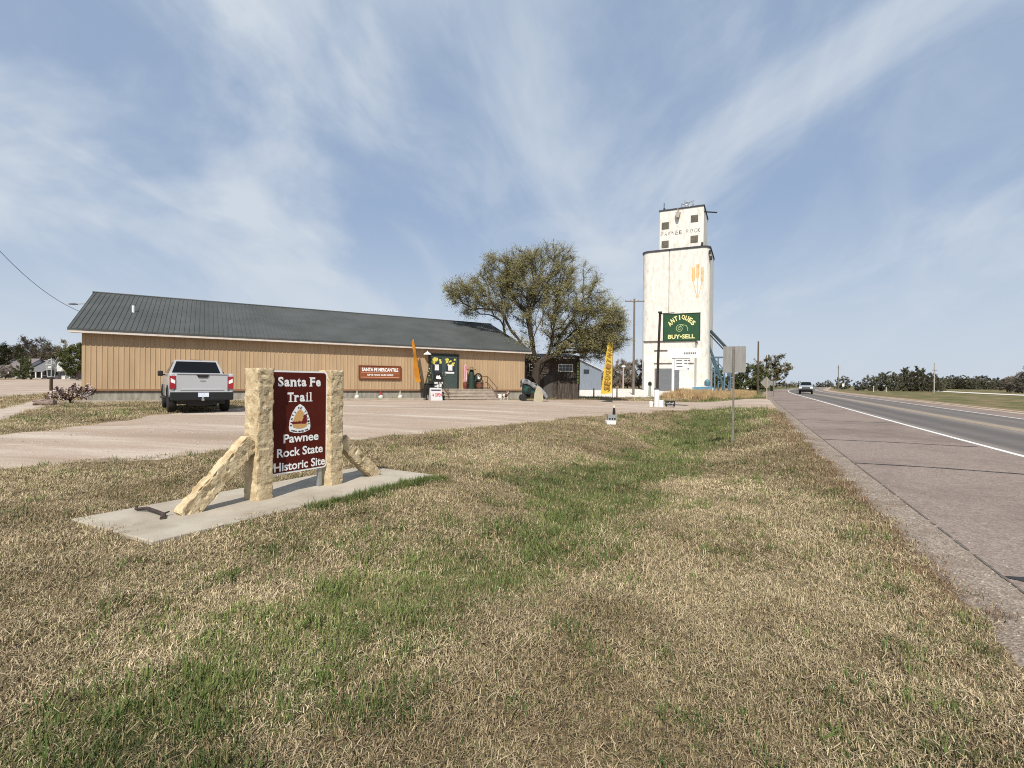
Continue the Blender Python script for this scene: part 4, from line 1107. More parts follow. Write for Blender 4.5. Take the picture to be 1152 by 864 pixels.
mb = MB(); mb.lathe([(.95 * km, 8.3 * km), (.85 * km, 9.6 * km), (.3 * km, 11.2 * km)], n=12); mb.build('neck', mat('cream_neck', (.65, .6, .45), .6), fg, smooth=True)

# price board in front of the elevator
pp = hit(757, 444.5)
pr = thing('price_board', 'white fuel price board on a white post in front of the elevator', 'sign', pp, -PHI); kp = pp.y / 560
mb = MB(); mb.box((0, 0, 22 * kp), (2.6 * kp, 2.6 * kp, 46 * kp)); mb.build('post', M['white'], pr)
mb = MB(); mb.box((12 * kp, -.15, 47 * kp), (36 * kp, .25, 11 * kp)); mb.build('header_board', M['white'], pr)
mb = MB(); mb.box((9.5 * kp, -.15, 34.5 * kp), (15.5 * kp, .2, 12.5 * kp)); pb = mb.build('list_board', M['white'], pr)
mb = MB()
for z in (29 * kp * 0 + 28.1 * kp, 40.9 * kp): mb.box((9.5 * kp, -.17, z), (16 * kp, .24, .5 * kp))
mb.build('board_edge', M['alu'], pb)
mb = MB(); 
for z, runs in ((38.6, ((3.5, 6), (12, 3), (15.6, 2.5))), (35.4, ((3.5, 6), (12, 3), (15.6, 2.5))), (32.2, ((3.8, 6.5),)), (29.6, ((15.5, 1.5),))):
    for x0, l_ in runs: mb.box(((x0 + l_ / 2) * kp, -.255, z * kp), (l_ * kp, .02, 1.3 * kp))
for k in range(7): mb.box(((12 + 1.9 * k) * kp, -.28, 46.6 * kp), (1.3 * kp, .012, 2.2 * kp))
mb.build('lettering', mat('grey_lettering', (.14, .14, .15), .7), pr)
# ------------------------------------------------------------------ things by the shop front
def bg_(t, n, dz=0.0):
    p = bpt(t, n); return gp(p.x, p.y, dz)
def feather(name, label, base, h, wid, lean, ang, m, letters=None, bend=.25, hem=.14):
    t = thing(name, label, 'banner', base, ang)
    mb = MB(); pts = [(lean * k / 10 * h * .1, 0, h * k / 10) for k in range(11)]
    mb.tube(pts, [.022 - .0012 * k for k in range(11)], 6); mb.build('pole', M['black'], t)
    mb = MB(); N = 26; L_, R_ = [], []
    for k in range(N + 1):
        v = k / N; z = h * (hem + (1 - hem) * v); x0 = lean * z * .1
        wv = wid * min(1, ((1 - v) * 14) ** .5) * (1.0 - .62 * v)
        yb = .06 * math.sin(v * 7) + .03 * math.sin(v * 17)
        R_.append(Vector((x0, 0, z))); L_.append(Vector((x0 - wv, yb, z - .10 * wv)))
    for k in range(N):
        q = [L_[k], R_[k], R_[k + 1], L_[k + 1]]
        o = Vector((0, .006, 0))
        mb.poly(q); mb.poly([p + o for p in q][::-1])
    fb = mb.build('flag', m, t, smooth=True)
    if letters:
        mb = MB()
        for i, ch in enumerate(letters):
            v = .80 - .70 * i / (len(letters) - 1); z = h * (hem + (1 - hem) * v); x0 = lean * z * .1
            wv = wid * min(1, ((1 - v) * 14) ** .5) * (1.0 - .62 * v)
            a = R(68)
            def fn(u, w_, x=x0 - wv * .5, z=z, a=a): return (x + u * math.cos(a) - w_ * math.sin(a), z + u * math.sin(a) + w_ * math.cos(a))
            put_text(mb, ch, 0, 0, h * .06, wv * .62, -.10, .03, fn=fn)
        mb.build('lettering', mat('brown_flag_letters', (.28, .13, .03), .7), fb)
    return t
yel = mat('yellow_flag_cloth', (.60, .43, .06), .8, (.48, .33, .04), 1.5)
org = mat('orange_flag_cloth', (.50, .22, .02), .8, (.42, .15, .015), 2)
fb_ = gp(at(689, 430, 41.0).x, 41.0)
feather('feather_banner', 'tall yellow feather banner on a black pole near the white yard', fb_, 72 / 560 * fb_.y, .95, -.02, -.15, yel, 'ANTIQUES', hem=.15)
feather('feather_banner', 'leaning orange feather flag against the shop wall beside the door', bg_(18.55, .9), 4.25, .42, -1.9, ANG, org, None, hem=.30)
# wrought iron cluster left of the steps
t = thing('cast_iron_stove', 'black cast iron stove with a tall cone shaped garden tree on it', 'stove', bg_(18.75, 1.3), ANG)
mb = MB(); mb.box((0, 0, .75), (.62, .5, .7)); 
mb.build('firebox', M['black'], t, bevel=.03)
for x in (-.25, .25):
    for y in (-.18, .18):
        mb = MB(); mb.tube([(x, y, .45), (x * 1.15, y * 1.1, 0)], [.04, .025], 6); mb.build('leg', M['black'], t)
mb = MB(); mb.lathe([(.36, 0), (.38, .05), (.2, .08)], (0, 0, 1.1), 14); mb.build('top_plate', M['black'], t)
t2 = thing('wire_tree', 'dark pointed wire tree ornament standing on the black stove', 'ornament', bg_(18.75, 1.3, 1.18), ANG)
mb = MB()
for k in range(9):
    a = k * 2 * math.pi / 9; mb.tube([(.27 * math.cos(a), .27 * math.sin(a), 0), (0, 0, 1.25)], .018, 4)
for k in range(16):
    r_ = .28 * (1 - k / 16); mb.tube([(r_ * math.cos(a), r_ * math.sin(a), 1.25 * k / 16) for a in np.linspace(0, 6.283, 9)], .022, 4)
mb.build('frame', mat('dark_green_wire', (.03, .035, .02), .7), t2)
mb = MB(); rr = random.Random(8)
for k in range(16): mb.lathe([(.01, -.05), (.05, 0), (.01, .05)], (.22 * math.cos(k * 2.4) * (1 - k / 20), .22 * math.sin(k * 2.4) * (1 - k / 20), .1 + .06 * k), 6)
mb.build('bauble', mat('cream_bauble', (.5, .45, .25), .6), t2)
t = thing('square_post_sign', 'black square sign with a white animal mark on a black post by the steps', 'sign', bg_(19.35, 1.5), ANG)
mb = MB(); mb.tube([(0, 0, 0), (0, 0, 1.4)], .035, 6); mb.tube([(-.35, 0, 0), (-.35, 0, 2.35)], .04, 6); mb.box((-.35, 0, 2.3), (.11, .11, .35)); mb.build('post', M['black'], t)
mb = MB(); mb.prism(rrect(.62, .62, .12, 0, 1.62, -.03), (0, .05, 0)); sq = mb.build('sign_board', M['black'], t)
mb = MB(); mb.prism([(-.16, -.033, 1.5), (.15, -.033, 1.48), (.19, -.033, 1.62), (.08, -.033, 1.66), (.1, -.033, 1.76), (-.02, -.033, 1.70), (-.13, -.033, 1.74), (-.19, -.033, 1.6)], (0, -.004, 0)); mb.build('mark', M['wht'], sq)
t = thing('sandwich_board', 'white sandwich board with red open lettering on the ground left of the steps', 'sign', bg_(18.85, 2.2), ANG)
for sgn, nm in ((1, 'front_panel'), (-1, 'rear_panel')):
    mb = MB(); mb.prism([(-.42, -sgn * .24, 0), (.42, -sgn * .24, 0), (.42, -sgn * .03, .88), (-.42, -sgn * .03, .88)], (0, sgn * .02, 0)); q = mb.build(nm, mat('greyed_white_board', (.55, .54, .53), .7), t)
    if sgn == 1:
        mb = MB(); put_text(mb, '→ OPEN', .03, .40, .72, .24, 0, .03); mb.v = [(x, -.243 + .2386 * z - .004, z) for x, y, z in mb.v]; mb.build('lettering', mat('red_letters', (.5, .03, .05), .6), q)
        mb = MB(); mb.box((.0, -.06, .72), (.7, .004, .09)); mb.v = [(x, -.243 + .2386 * z - .004 + .0, z) if y < -.06 else (x, -.243 + .2386 * z, z) for x, y, z in mb.v]; mb.build('dark_line', mat('dark_ink', (.05, .04, .06), .6), q)
mb = MB()
for z in np.linspace(.1, 1.0, 4): mb.tube([(-.5, 0, z), (.5, 0, z)], .02, 5)
for x in (-.5, -.17, .17, .5): mb.tube([(x, 0, 0), (x, 0, 1.15)], .022, 5)
o = mb.build('iron_rack', M['black']); o.location = bg_(18.7, 1.75); o.rotation_euler.z = ANG; tag(o, 'black iron rack with thin bars behind the white sandwich board', 'rack')
t = thing('potted_flowers', 'white flower pots grouped on the black rack left of the steps', 'pot', bg_(19.3, 1.9), ANG)
for x, z, r_ in ((-.35, .65, .11), (.0, .6, .12), (.05, .95, .10), (-.15, .9, .09)):
    mb = MB(); mb.lathe([(r_ * .7, 0), (r_, .2), (r_ * .9, .2)], (x, 0, z), 10); mb.build('pot', M['white'], t, smooth=True)
mb = MB(); mb.box((-.15, .02, .56), (.8, .25, .05)); mb.box((-.15, .02, .28), (.05, .2, .56)); mb.build('stand', M['black'], t)
# porch: flag, cactus with a hat, barrel
FZ = 1.12
def porch(tt, n): p = bpt(tt, n); return Vector((p.x, p.y, FZ))
t = thing('rolled_flag', 'faded pink striped flag hanging rolled on a pole right of the door', 'flag', porch(21.95, .45), ANG)
mb = MB(); mb.tube([(.0, 0, 0), (.0, 0, 1.85)], .02, 6); mb.build('pole', M['white'], t)
mb = MB()
for k in range(-2, 3):
    mb.tube([(k * .055, -.03 + .02 * (k % 2), .55), (k * .05, -.05 + .02 * (k % 2), 1.1), (k * .04, -.03, 1.75)], [.045, .04, .03], 6)
mb.build('cloth', mat('pink_striped_cloth', (.45, .12, .16), .8, (.7, .55, .52), 9, stretch=(3, 1, .1), lo=.45, hi=.55), t, smooth=True)
mb = MB(); mb.lathe([(.12, 0), (.16, .3), (.13, .5)], (0, 0, 0), 10); mb.build('stand', mat('rusty_red_stand', (.15, .04, .03), .7), t)
t = thing('cactus_statue', 'dark green cactus statue wearing a straw hat on the porch', 'statue', porch(22.45, .5), ANG)
mb = MB(); mb.lathe([(.27, 0), (.24, .5), (.20, 1.1), (.15, 1.4), (.05, 1.5)], n=14); mb.tube([(.18, 0, .55), (.36, 0, .62), (.38, 0, .95)], [.09, .09, .07], 8); mb.tube([(-.18, 0, .35), (-.33, 0, .4), (-.35, 0, .7)], [.09, .09, .07], 8)
mb.build('cactus_body', mat('cactus_green', (.014, .028, .02), .6, (.022, .042, .03), 9, stretch=(5, 5, .2)), t, smooth=True)
mb = MB(); mb.lathe([(.34, .02), (.33, -.03), (.14, .04), (.11, .2), (.03, .24)], (0, 0, 1.46), 16); mb.build('hat', mat('straw_hat', (.45, .33, .18), .8, (.12, .07, .04), 3), t, smooth=True)
t = thing('whiskey_barrel', 'brown half barrel planter beside the railing on the porch', 'barrel', porch(23.15, .5), ANG)
mb = MB(); mb.lathe([(.24, 0), (.29, .25), (.26, .5), (.22, .5), (.2, .42)], n=16); mb.build('staves', mat('barrel_wood', (.16, .07, .035), .8, (.1, .045, .025), 5, stretch=(6, 6, .3)), t, smooth=True)
mb = MB(); 
for z in (.1, .4): mb.tube([(.285 * math.cos(a), .285 * math.sin(a), z) for a in np.linspace(0, 6.283, 17)], .015, 4)
mb.build('hoop', M['black'], t)
t = thing('wagon_wheel', 'black spoked wheel ornament with a pale hub leaning above the barrel', 'wheel', porch(23.15, .25) + Vector((0, 0, .85)), ANG)
mb = MB(); mb.tube([(.30 * math.cos(a), 0, .30 * math.sin(a)) for a in np.linspace(0, 6.283, 21)], .05, 6)
for a in np.linspace(0, 6.283, 9)[:-1]: mb.tube([(0, 0, 0), (.3 * math.cos(a), 0, .3 * math.sin(a))], .022, 4)
mb.build('rim', M['black'], t)
mb = MB(); mb.tube([(0, -.08, 0), (0, .08, 0)], .13, 10); mb.build('hub', M['white'], t)
mb = MB(); mb.tube([(0, .03, -.87), (0, .03, -.05)], .03, 6); mb.build('stake', M['black'], t)
# at the foot of the wall
mb = MB(); mb.lathe([(.17, 0), (.20, .45), (.185, .45), (.17, .38)], n=16); o = mb.build('bucket', M['white'], smooth=True); o.location = bg_(24.55, 1.1); tag(o, 'white bucket on the ground at the right end of the steps', 'bucket')
t = thing('dog_statue', 'small brown and white dog statue on the gravel right of the bucket', 'statue', bg_(25.1, 1.0), ANG + .3)
mb = MB(); mb.tube([(-.26, 0, .33), (-.1, 0, .36), (.14, 0, .36), (.24, 0, .42), (.30, 0, .52)], [.09, .12, .125, .10, .075], 8); mb.tube([(.27, 0, .52), (.36, 0, .55), (.47, 0, .51)], [.09, .085, .045], 8); mb.tube([(-.3, 0, .36), (-.4, 0, .48)], [.03, .015], 6)
mb.tube([(.30, .05, .6), (.27, .08, .68)], [.035, .01], 5); mb.tube([(.30, -.05, .6), (.27, -.08, .68)], [.035, .01], 5)
mb.build('dog_body', mat('brown_white_patches', (.12, .055, .03), .7, (.65, .6, .52), 3.5, lo=.5, hi=.54), t, smooth=True)
for x, bk in ((.17, 0), (-.2, 1)):
    for y in (-.06, .06):
        mb = MB(); mb.tube([(x, y, .34), (x + (.04 if bk else 0), y, .22), (x - (.03 if bk else 0), y, .1), (x, y, 0)], [.055, .04, .028, .03], 6); mb.build('leg', mat('dog_leg_white', (.6, .55, .48), .7), t)
for i, (tt, c, lab) in enumerate(((14.05, (.28, .30, .22), 'garden gnome with a grey green pointed hat at the foundation, leftmost of three'), (15.65, (.25, .03, .02), 'garden gnome with a dark red pointed hat against the concrete foundation'), (17.0, (.30, .29, .2), 'garden gnome with a dull hat at the foundation nearest the black stove'))):
    t = thing('garden_gnome', lab, 'gnome', bg_(tt, .35), ANG, 'garden gnomes along the foundation')
    mb = MB(); mb.lathe([(.12, 0), (.17, .08), (.17, .22), (.1, .34)], n=12); mb.build('gnome_body', mat('gnome_body', (.55, .5, .4), .7), t, smooth=True)
    mb = MB(); mb.lathe([(.14, .3), (.13, .34), (.06, .5), (.01, .66)], n=12); mb.build('hat', mat('gnome_hat', c, .7), t, smooth=True)
    mb = MB(); mb.lathe([(.02, .12), (.13, .22), (.11, .32), (.03, .35)], (0, -.06, 0), 10); mb.build('beard', M['white'], t, smooth=True)
mb = MB(); mb.box((0, 0, .06), (8.5, .14, .16)); o = mb.build('concrete_curb', M['conc']); o.location = bg_(14.2, 1.3); o.rotation_euler.z = ANG; tag(o, 'low concrete curb along the gravel below the shop sign', 'curb')
mb = MB(); mb.box((0, 0, .05), (9.5, .16, .16)); o = mb.build('concrete_curb', M['conc']); o.location = bg_(4.2, .9); o.rotation_euler.z = ANG; tag(o, 'low pale concrete curb at the left end of the foundation', 'curb')
bo_ = hit(50, 456.5); mb = MB()
o = bm_obj('boulder', rough_box((.75, .36, .26), 16, .06, 3.2, 9), mat('pink_stone', (.27, .20, .17), .9, (.19, .145, .125), 5, bump=.6), None, True); o.location = gp(bo_.x, bo_.y, .15); o.rotation_euler.z = .4; tag(o, 'pinkish grey boulder at the edge of the pale path', 'boulder')
# junk cart between the shop and the shed
jp = hit(601, 452); jc = thing('covered_cart', 'old turquoise cart with a sagging grey tarpaulin beside the shop corner', 'cart', gp(jp.x - .05, jp.y + .6), .1)
mb = MB(); mb.box((-.25, .3, .95), (1.05, .9, .75)); mb.build('cart_body', mat('turquoise_paint', (.02, .075, .06), .6, (.008, .014, .013), 2.2, lo=.4, hi=.55), jc, bevel=.08)
mb = MB(); mb.box((-.25, .3, .6), (1.0, .85, .12)); mb.build('chassis', M['black'], jc)
for x, y in ((-.75, -.15), (.35, -.15), (-.75, .7), (.35, .7)):
    mb = MB(); mb.lathe([(.06, -.06), (.22, -.06), (.26, 0), (.22, .06), (.06, .06)], n=14); mb.v = [(x + a, y + c, .27 + b_) for a, b_, c in mb.v]; mb.build('wheel', M['rubber'], jc)
mb = MB(); N = 14; g = {}
for i in range(N + 1):
    for j in range(7):
        u = i / N; v = (0, .02, .25, .5, .75, .98, 1)[j]; x = -.90 + 1.95 * u
        z = 1.66 - 1.15 * u ** 1.9 + .07 * math.sin(u * 9 + v * 4) + .05 * math.sin(v * 11 + u * 5) - (.42 if j in (0, 6) else (.05 if j in (1, 5) else 0)) - .12 * (u < .05)
        g[i, j] = len(mb.v); mb.v.append((x, -.25 + 1.1 * v, z))
for i in range(N):
    for j in range(6): mb.f.append((g[i, j], g[i + 1, j], g[i + 1, j + 1], g[i, j + 1])); mb.mi.append(0)
o = mb.build('tarpaulin', mat('grey_tarp', (.30, .30, .30), .6, (.08, .085, .09), 3.5, lo=.45, hi=.6), jc, smooth=True)
sm = o.modifiers.new('thick', 'SOLIDIFY'); sm.thickness = .03
ss = hit(605.5, 452.3); mb = MB(); mb.prism([(-.36, 0, -.05), (.38, 0, -.05), (.34, .12, .7), (.14, .2, 1.12), (-.12, .2, 1.12), (-.28, .12, .6)], (0, .14, 0)); o = mb.build('stone_slab', mat('pale_stone_slab', (.36, .32, .22), .9, (.27, .24, .17), 4, bump=.4), bevel=.02); o.location = gp(ss.x, ss.y); tag(o, 'pale upright stone slab leaning on the covered cart', 'stone slab')

# ------------------------------------------------------------------ poles, lamps and small signs
def pole(name, label, px, pybase, pytop, r0, r1, m, cat='pole', cross=None, Y=None, group=None):
    b = hit(px, pybase) if Y is None else Vector((at(px, 430, Y).x, Y, 0))
    b.z = gz(b.x, b.y); k = b.y / 560
    h = at(px, pytop, b.y).z - b.z
    t = thing(name, label, cat, b, 0, group)
    mb = MB(); mb.tube([(0, 0, -.3), (0, 0, h * .5), (0, 0, h)], [r0, (r0 + r1) / 2, r1], 8); mb.build('shaft', m, t)
    if cross:
        for zf, wl_, a in cross:
            mb = MB(); mb.box((0, -.12, h - zf), (wl_, .10, .12), Matrix.Rotation(a, 3, 'Z')); ca = mb.build('crossarm', M['pole'], t)
            mb = MB()
            for x in (-.46, -.2, .2, .46): mb.lathe([(.05, 0), (.06, .1), (.03, .18)], (x * wl_ * math.cos(a), -.12 + x * wl_ * math.sin(a), h - zf + .06), 6)
            mb.build('insulator', mat('grey_insulator', (.3, .28, .27), .4), ca)
    return t, h, k
pole('utility_pole', 'tall grey utility pole with a crossarm left of the white elevator', 712.5, 444.5, 336, .16, .11, M['pole'], 'utility pole', [(.35, 2.4, 0)])
t, h, k = pole('light_post', 'pinkish light post with a white square lamp behind the yellow banner', 701, 437.5, 413, .16, .14, mat('pinkish_concrete_post', (.42, .32, .29), .8), 'lamp post')
mb = MB(); mb.box((0, 0, h + .15), (.75, .5, .35)); mb.build('lamp_head', M['white'], t, bevel=.04)
t, h, k = pole('vent_post', 'short grey post with a dark head on the grass strip before the elevator', 731, 446, 433, .18, .16, mat('grey_post', (.25, .27, .24), .7), 'post')
mb = MB(); mb.lathe([(.12, 0), (.22, .05), (.22, .35), (.1, .5)], (0, 0, h - .1), 10); mb.build('post_head', M['black'], t)
for px_p, lab in ((668, 'thin dark post on the grass strip right of the shed'), (694, 'thin dark post just right of the yellow banner')):
    pole('fence_post', lab, px_p, 447.5, 437, .07, .06, M['black'], 'post')
t, h, k = pole('utility_pole', 'bare dark pole without crossarm behind the grey back of the road sign', 852.5, 443, 384, .17, .12, mat('dark_pole', (.05, .038, .03), .9, (.13, .10, .07), 2, stretch=(1, 1, .2)), 'utility pole')
pole('utility_pole', 'slim dark pole standing in front of the round tree crown by the highway', 862, 441, 399.5, .15, .1, M['pole'], 'utility pole', Y=120)
pole('utility_pole', 'distant thin utility pole beside the small far tree past the highway', 943, 437, 411, .2, .16, M['pole'], 'utility pole', [(1.2, 2.4, .3)], Y=230)
pole('utility_pole', 'pale utility pole in front of the tree row across the highway', 1051, 440, 408, .17, .13, mat('pale_pole', (.34, .31, .27), .9), 'utility pole', [(2.3, 2.2, .3)], Y=150)
for px_p, py_t, lab in ((983, 433, 'short white marker post left of the tree row across the highway'), (997, 434.5, 'small pale marker post right beside the first tree row trees')):
    pole('marker_post', lab, px_p, 440, py_t + 1, .08, .08, M['white'], 'marker post', Y=150)
# diamond sign, backs of signs
t, h, k = pole('diamond_sign', 'back of a diamond warning sign on a pale post by the dry grass', 862.5, 448.5, 424, .05, .05, mat('pale_wood_post', (.42, .33, .24), .8), 'sign')
mb = MB(); s_w = 5.6 * k * 1.25; zc_ = h - s_w * .95; mb.prism([(0, .07, zc_ - s_w), (s_w, .07, zc_), (0, .07, zc_ + s_w), (-s_w, .07, zc_)], (0, .02, 0)); mb.build('sign_panel', M['alu'], t)
t, h, k = pole('small_road_sign', 'small square back of a sign just right of the diamond sign', 870, 446.5, 428, .05, .05, M['pole'], 'sign')
mb = MB(); mb.box((0, .07, h - 3 * k), (5.2 * k, .03, 5.5 * k)); mb.build('sign_panel', M['alu'], t)
t, h, k = pole('distant_sign', 'tiny white road sign before the small far tree', 948.5, 438, 431.5, .08, .08, M['pole'], 'sign', Y=200)
mb = MB(); mb.box((0, -.1, h - .6), (.9, .05, 1.2)); mb.build('sign_panel', M['white'], t)
for px_p, lab in ((885, 'dark distant sign at the left edge of the far highway'), (887.8, 'second dark distant sign closer to the oncoming pickup')):
    t, h, k = pole('distant_sign', lab, px_p, 438, 432.3, .09, .09, M['black'], 'sign', Y=190)
    mb = MB(); mb.box((0, -.12, h - .5), (.75, .05, .95)); mb.build('sign_panel', M['black'], t)
# yard lantern post at the left
t, h, k = pole('yard_lantern', 'brown post with a square metal lantern at the left of the shop', 57.5, 440, 424, .13, .12, mat('dark_brown_wood', (.06, .035, .025), .9), 'lamp post')
mb = MB()
for x in (-1, 1):
    for y in (-1, 1): mb.tube([(x * .16, y * .16, h), (x * .25, y * .25, h + 1.15), (x * .13, y * .13, h + 1.6)], .035, 5)
for z, r_ in ((h, .17), (h + .7, .22), (h + 1.15, .26), (h + 1.6, .14)): mb.tube([(r_ * a, r_ * b_, z) for a, b_ in ((1, 1), (-1, 1), (-1, -1), (1, -1), (1, 1))], .045, 5)
mb.tube([(-.36, 0, h + .3), (-.38, 0, h + 1.2), (0, 0, h + 1.75), (.38, 0, h + 1.2), (.36, 0, h + .3)], .03, 5)
mb.build('lantern_frame', mat('pale_grey_metal', (.35, .37, .34), .6), t)
mb = MB(); mb.box((0, 0, h + .9), (.34, .34, .22)); mb.build('lamp', mat('milky_lamp', (.5, .52, .5), .4), t)
# street lamp behind the shop roof, and the overhead wire
lb = Vector((at(112, 430, 47).x, 47, 0)); lz = gz(lb.x, lb.y)
t = thing('street_lamp', 'street lamp arm reaching out behind the left end of the shop roof', 'street lamp', (lb.x, lb.y, lz))
hl = at(100, 340, 47).z - lz
mb = MB(); mb.tube([(0, 0, -.2), (0, 0, hl)], [.14, .1], 8); mb.build('shaft', M['pole'], t)
e = at(86, 342, 47) - lb - Vector((0, 0, lz)); mb = MB(); mb.tube([(0, 0, hl - .6), (-.6, 0, hl - .1), (e.x, 0, e.z)], .045, 6); mb.build('arm', M['steel'], t)
mb = MB(); mb.lathe([(.02, -.1), (.20, -.06), (.2, .02), (.05, .1)], n=12); mb.v = [(e.x - .3 + x * 2.2, y, e.z + z) for x, y, z in mb.v]; mb.build('lamp_head', mat('dark_lamp_head', (.12, .12, .13), .5), t)
a, c = at(-40, 236, 66), at(100, 354, 84)
mb = MB(); P = []
for k_ in range(25):
    u = k_ / 24; p_ = a.lerp(c, u); p_.z -= 4 * 2.2 * u * (1 - u); P.append(p_)
mb.tube(P, .04, 5); o = mb.build('overhead_wire', mat('wire_grey', (.12, .12, .13), .6)); tag(o, 'thin sagging overhead wire at the upper left of the shop', 'wire')

# ------------------------------------------------------------------ houses across the street
def house(label, px0, px1, Y, wall_h, roof_h, dep, wm, rm, gable_front=False, porchy=True, z_up=0.0):
    a, b = at(px0, 430, Y), at(px1, 430, Y); wd = b.x - a.x; z = gz((a.x + b.x) / 2, Y)
    t = thing('house', label, 'house', (a.x, Y, z), 0)
    mb = MB()
    if gable_front: mb.prism([(0, 0, 0), (wd, 0, 0), (wd, 0, wall_h), (wd / 2, 0, wall_h + roof_h), (0, 0, wall_h)], (0, dep, 0))
    else: mb.prism([(0, 0, 0), (0, dep, 0), (0, dep, wall_h), (0, dep / 2, wall_h + roof_h), (0, 0, wall_h)], (wd, 0, 0))
    mb.build('wall', wm, t)
    mb = MB(); o_ = .5
    if gable_front:
        for x0, x1 in ((wd / 2, -o_), (wd / 2, wd + o_)):
            zz = wall_h - roof_h * o_ / (wd / 2)
            mb.prism([(x0, -o_, wall_h + roof_h + .03), (x1, -o_, zz + .03), (x1, -o_, zz + .2), (x0, -o_, wall_h + roof_h + .2)], (0, dep + 2 * o_, 0))
    else:
        for y0, y1 in ((dep / 2, -1.6), (dep / 2, dep + o_)):
            zz = wall_h - roof_h * (abs(y1 - dep / 2) - dep / 2) / (dep / 2)
            mb.prism([(-o_, y0, wall_h + roof_h + .03), (-o_, y1, zz + .03), (-o_, y1, zz + .18), (-o_, y0, wall_h + roof_h + .18)], (wd + 2 * o_, 0, 0))
    mb.build('roof', rm, t)
    n = 3
    for i in range(n):
        x = wd * (i + .5) / n
        mb = MB()
        if i == 1:
            mb.box((x, -.03, 1.05), (1.0, .06, 2.1)); mb.build('door', mat('dark_house_door', (.06, .05, .045), .6), t)
        else:
            mb.box((x, -.03, 1.5), (1.3, .06, 1.3)); wi = mb.build('window', M['white'], t); mb = MB(); mb.box((x, -.05, 1.5), (1.1, .06, 1.1)); mb.build('pane', M['glass'], wi)
    if porchy:
        for x in np.linspace(.1, wd - .1, 4):
            mb = MB(); mb.box((x, -1.4, wall_h / 2 - .3), (.2, .2, wall_h - .5)); mb.build('porch_post', M['white'], t)
        mb = MB(); mb.box((wd / 2, -.8, .15), (wd, 1.6, .3)); mb.build('porch_floor', M['conc'], t)
    return t
Mhw = mat('white_house_siding', (.62, .62, .6), .7, (.5, .5, .48), 1); Mgr = mat('grey_shingles', (.17, .165, .17), .9, (.12, .115, .12), 2); Mdk = mat('grey_house_siding', (.14, .14, .15), .8, (.10, .1, .1), 1)
house('white porched house with a purplish grey roof left of the round green tree', -2, 25, 128, 2.7, 2.5, 9, Mhw, mat('mauve_grey_shingles', (.19, .165, .165), .9, (.14, .12, .125), 2))
house('dark low house with a wide grey roof between green tree and lantern', 33, 53, 130, 2.6, 2.3, 9, Mdk, Mgr)
house('white gabled house near the shop corner with a pale porch', 61, 73, 132, 3.4, 2.4, 9, Mhw, mat('pale_shingles', (.34, .33, .33), .9), True, False)
house('low dark porch wing right of the white gabled house', 73, 84, 134, 2.6, 1.3, 7, Mdk, mat('white_roof_panel', (.5, .5, .5), .7))
# ------------------------------------------------------------------ trees
def leaf_mat(name, c, c2, trans=.25):
    m = mat(name, c, .75, c2, 2.2, spec=.2, coord='World', lo=.3, hi=.7)
    m.node_tree.nodes['Principled BSDF'].inputs['Subsurface Weight'].default_value = 0.0
    return m
def skeleton(rng, targets, base, fork, nseg=.55, trunk_pts=None):
    """join every target to the nearest suitable node; returns nodes, parents, radii"""
    nodes = [Vector(base)]; par = [-1]
    p = Vector(base)
    for q in (trunk_pts or [fork]):
        q = Vector(q); n = max(1, int((q - p).length / nseg))
        for i in range(1, n + 1):
            nodes.append(p.lerp(q, i / n)); par.append(len(nodes) - 2)
        p = q
    ntr = len(nodes)
    dist = [0.0] * len(nodes)
    for i in range(1, len(nodes)): dist[i] = dist[par[i]] + (nodes[i] - nodes[par[i]]).length
    tips = []
    f = Vector(fork)
    for tg in sorted(targets, key=lambda t: (Vector(t) - f).length):
        tg = Vector(tg)
        A = np.array([tuple(v) for v in nodes]); D = np.linalg.norm(A - np.array(tuple(tg)), axis=1)
        cost = D + .62 * np.array(dist) 
        cost[:max(1, ntr - 2)] += 3
        j = int(np.argmin(cost)); p0 = nodes[j]
        L = (tg - p0).length; n = max(2, int(L / nseg))
        if par[j] >= 0: d0 = (p0 - nodes[par[j]]).normalized()
        else: d0 = Vector((0, 0, 1))
        c = p0 + d0 * L * .35 + Vector((0, 0, .06 * L))
        last = j
        for i in range(1, n + 1):
            u = i / n; q = p0 * (1 - u) ** 2 + c * 2 * u * (1 - u) + tg * u * u
            q += Vector((rng.uniform(-1, 1), rng.uniform(-1, 1), rng.uniform(-1, 1))) * nseg * .09
            nodes.append(q); par.append(last); dist.append(dist[last] + (q - nodes[last]).length); last = len(nodes) - 1
        tips.append(last)
    cnt = [0.0] * len(nodes)
    for t in tips: cnt[t] += 1
    for i in range(len(nodes) - 1, 0, -1): cnt[par[i]] += cnt[i]
    return nodes, par, cnt, tips
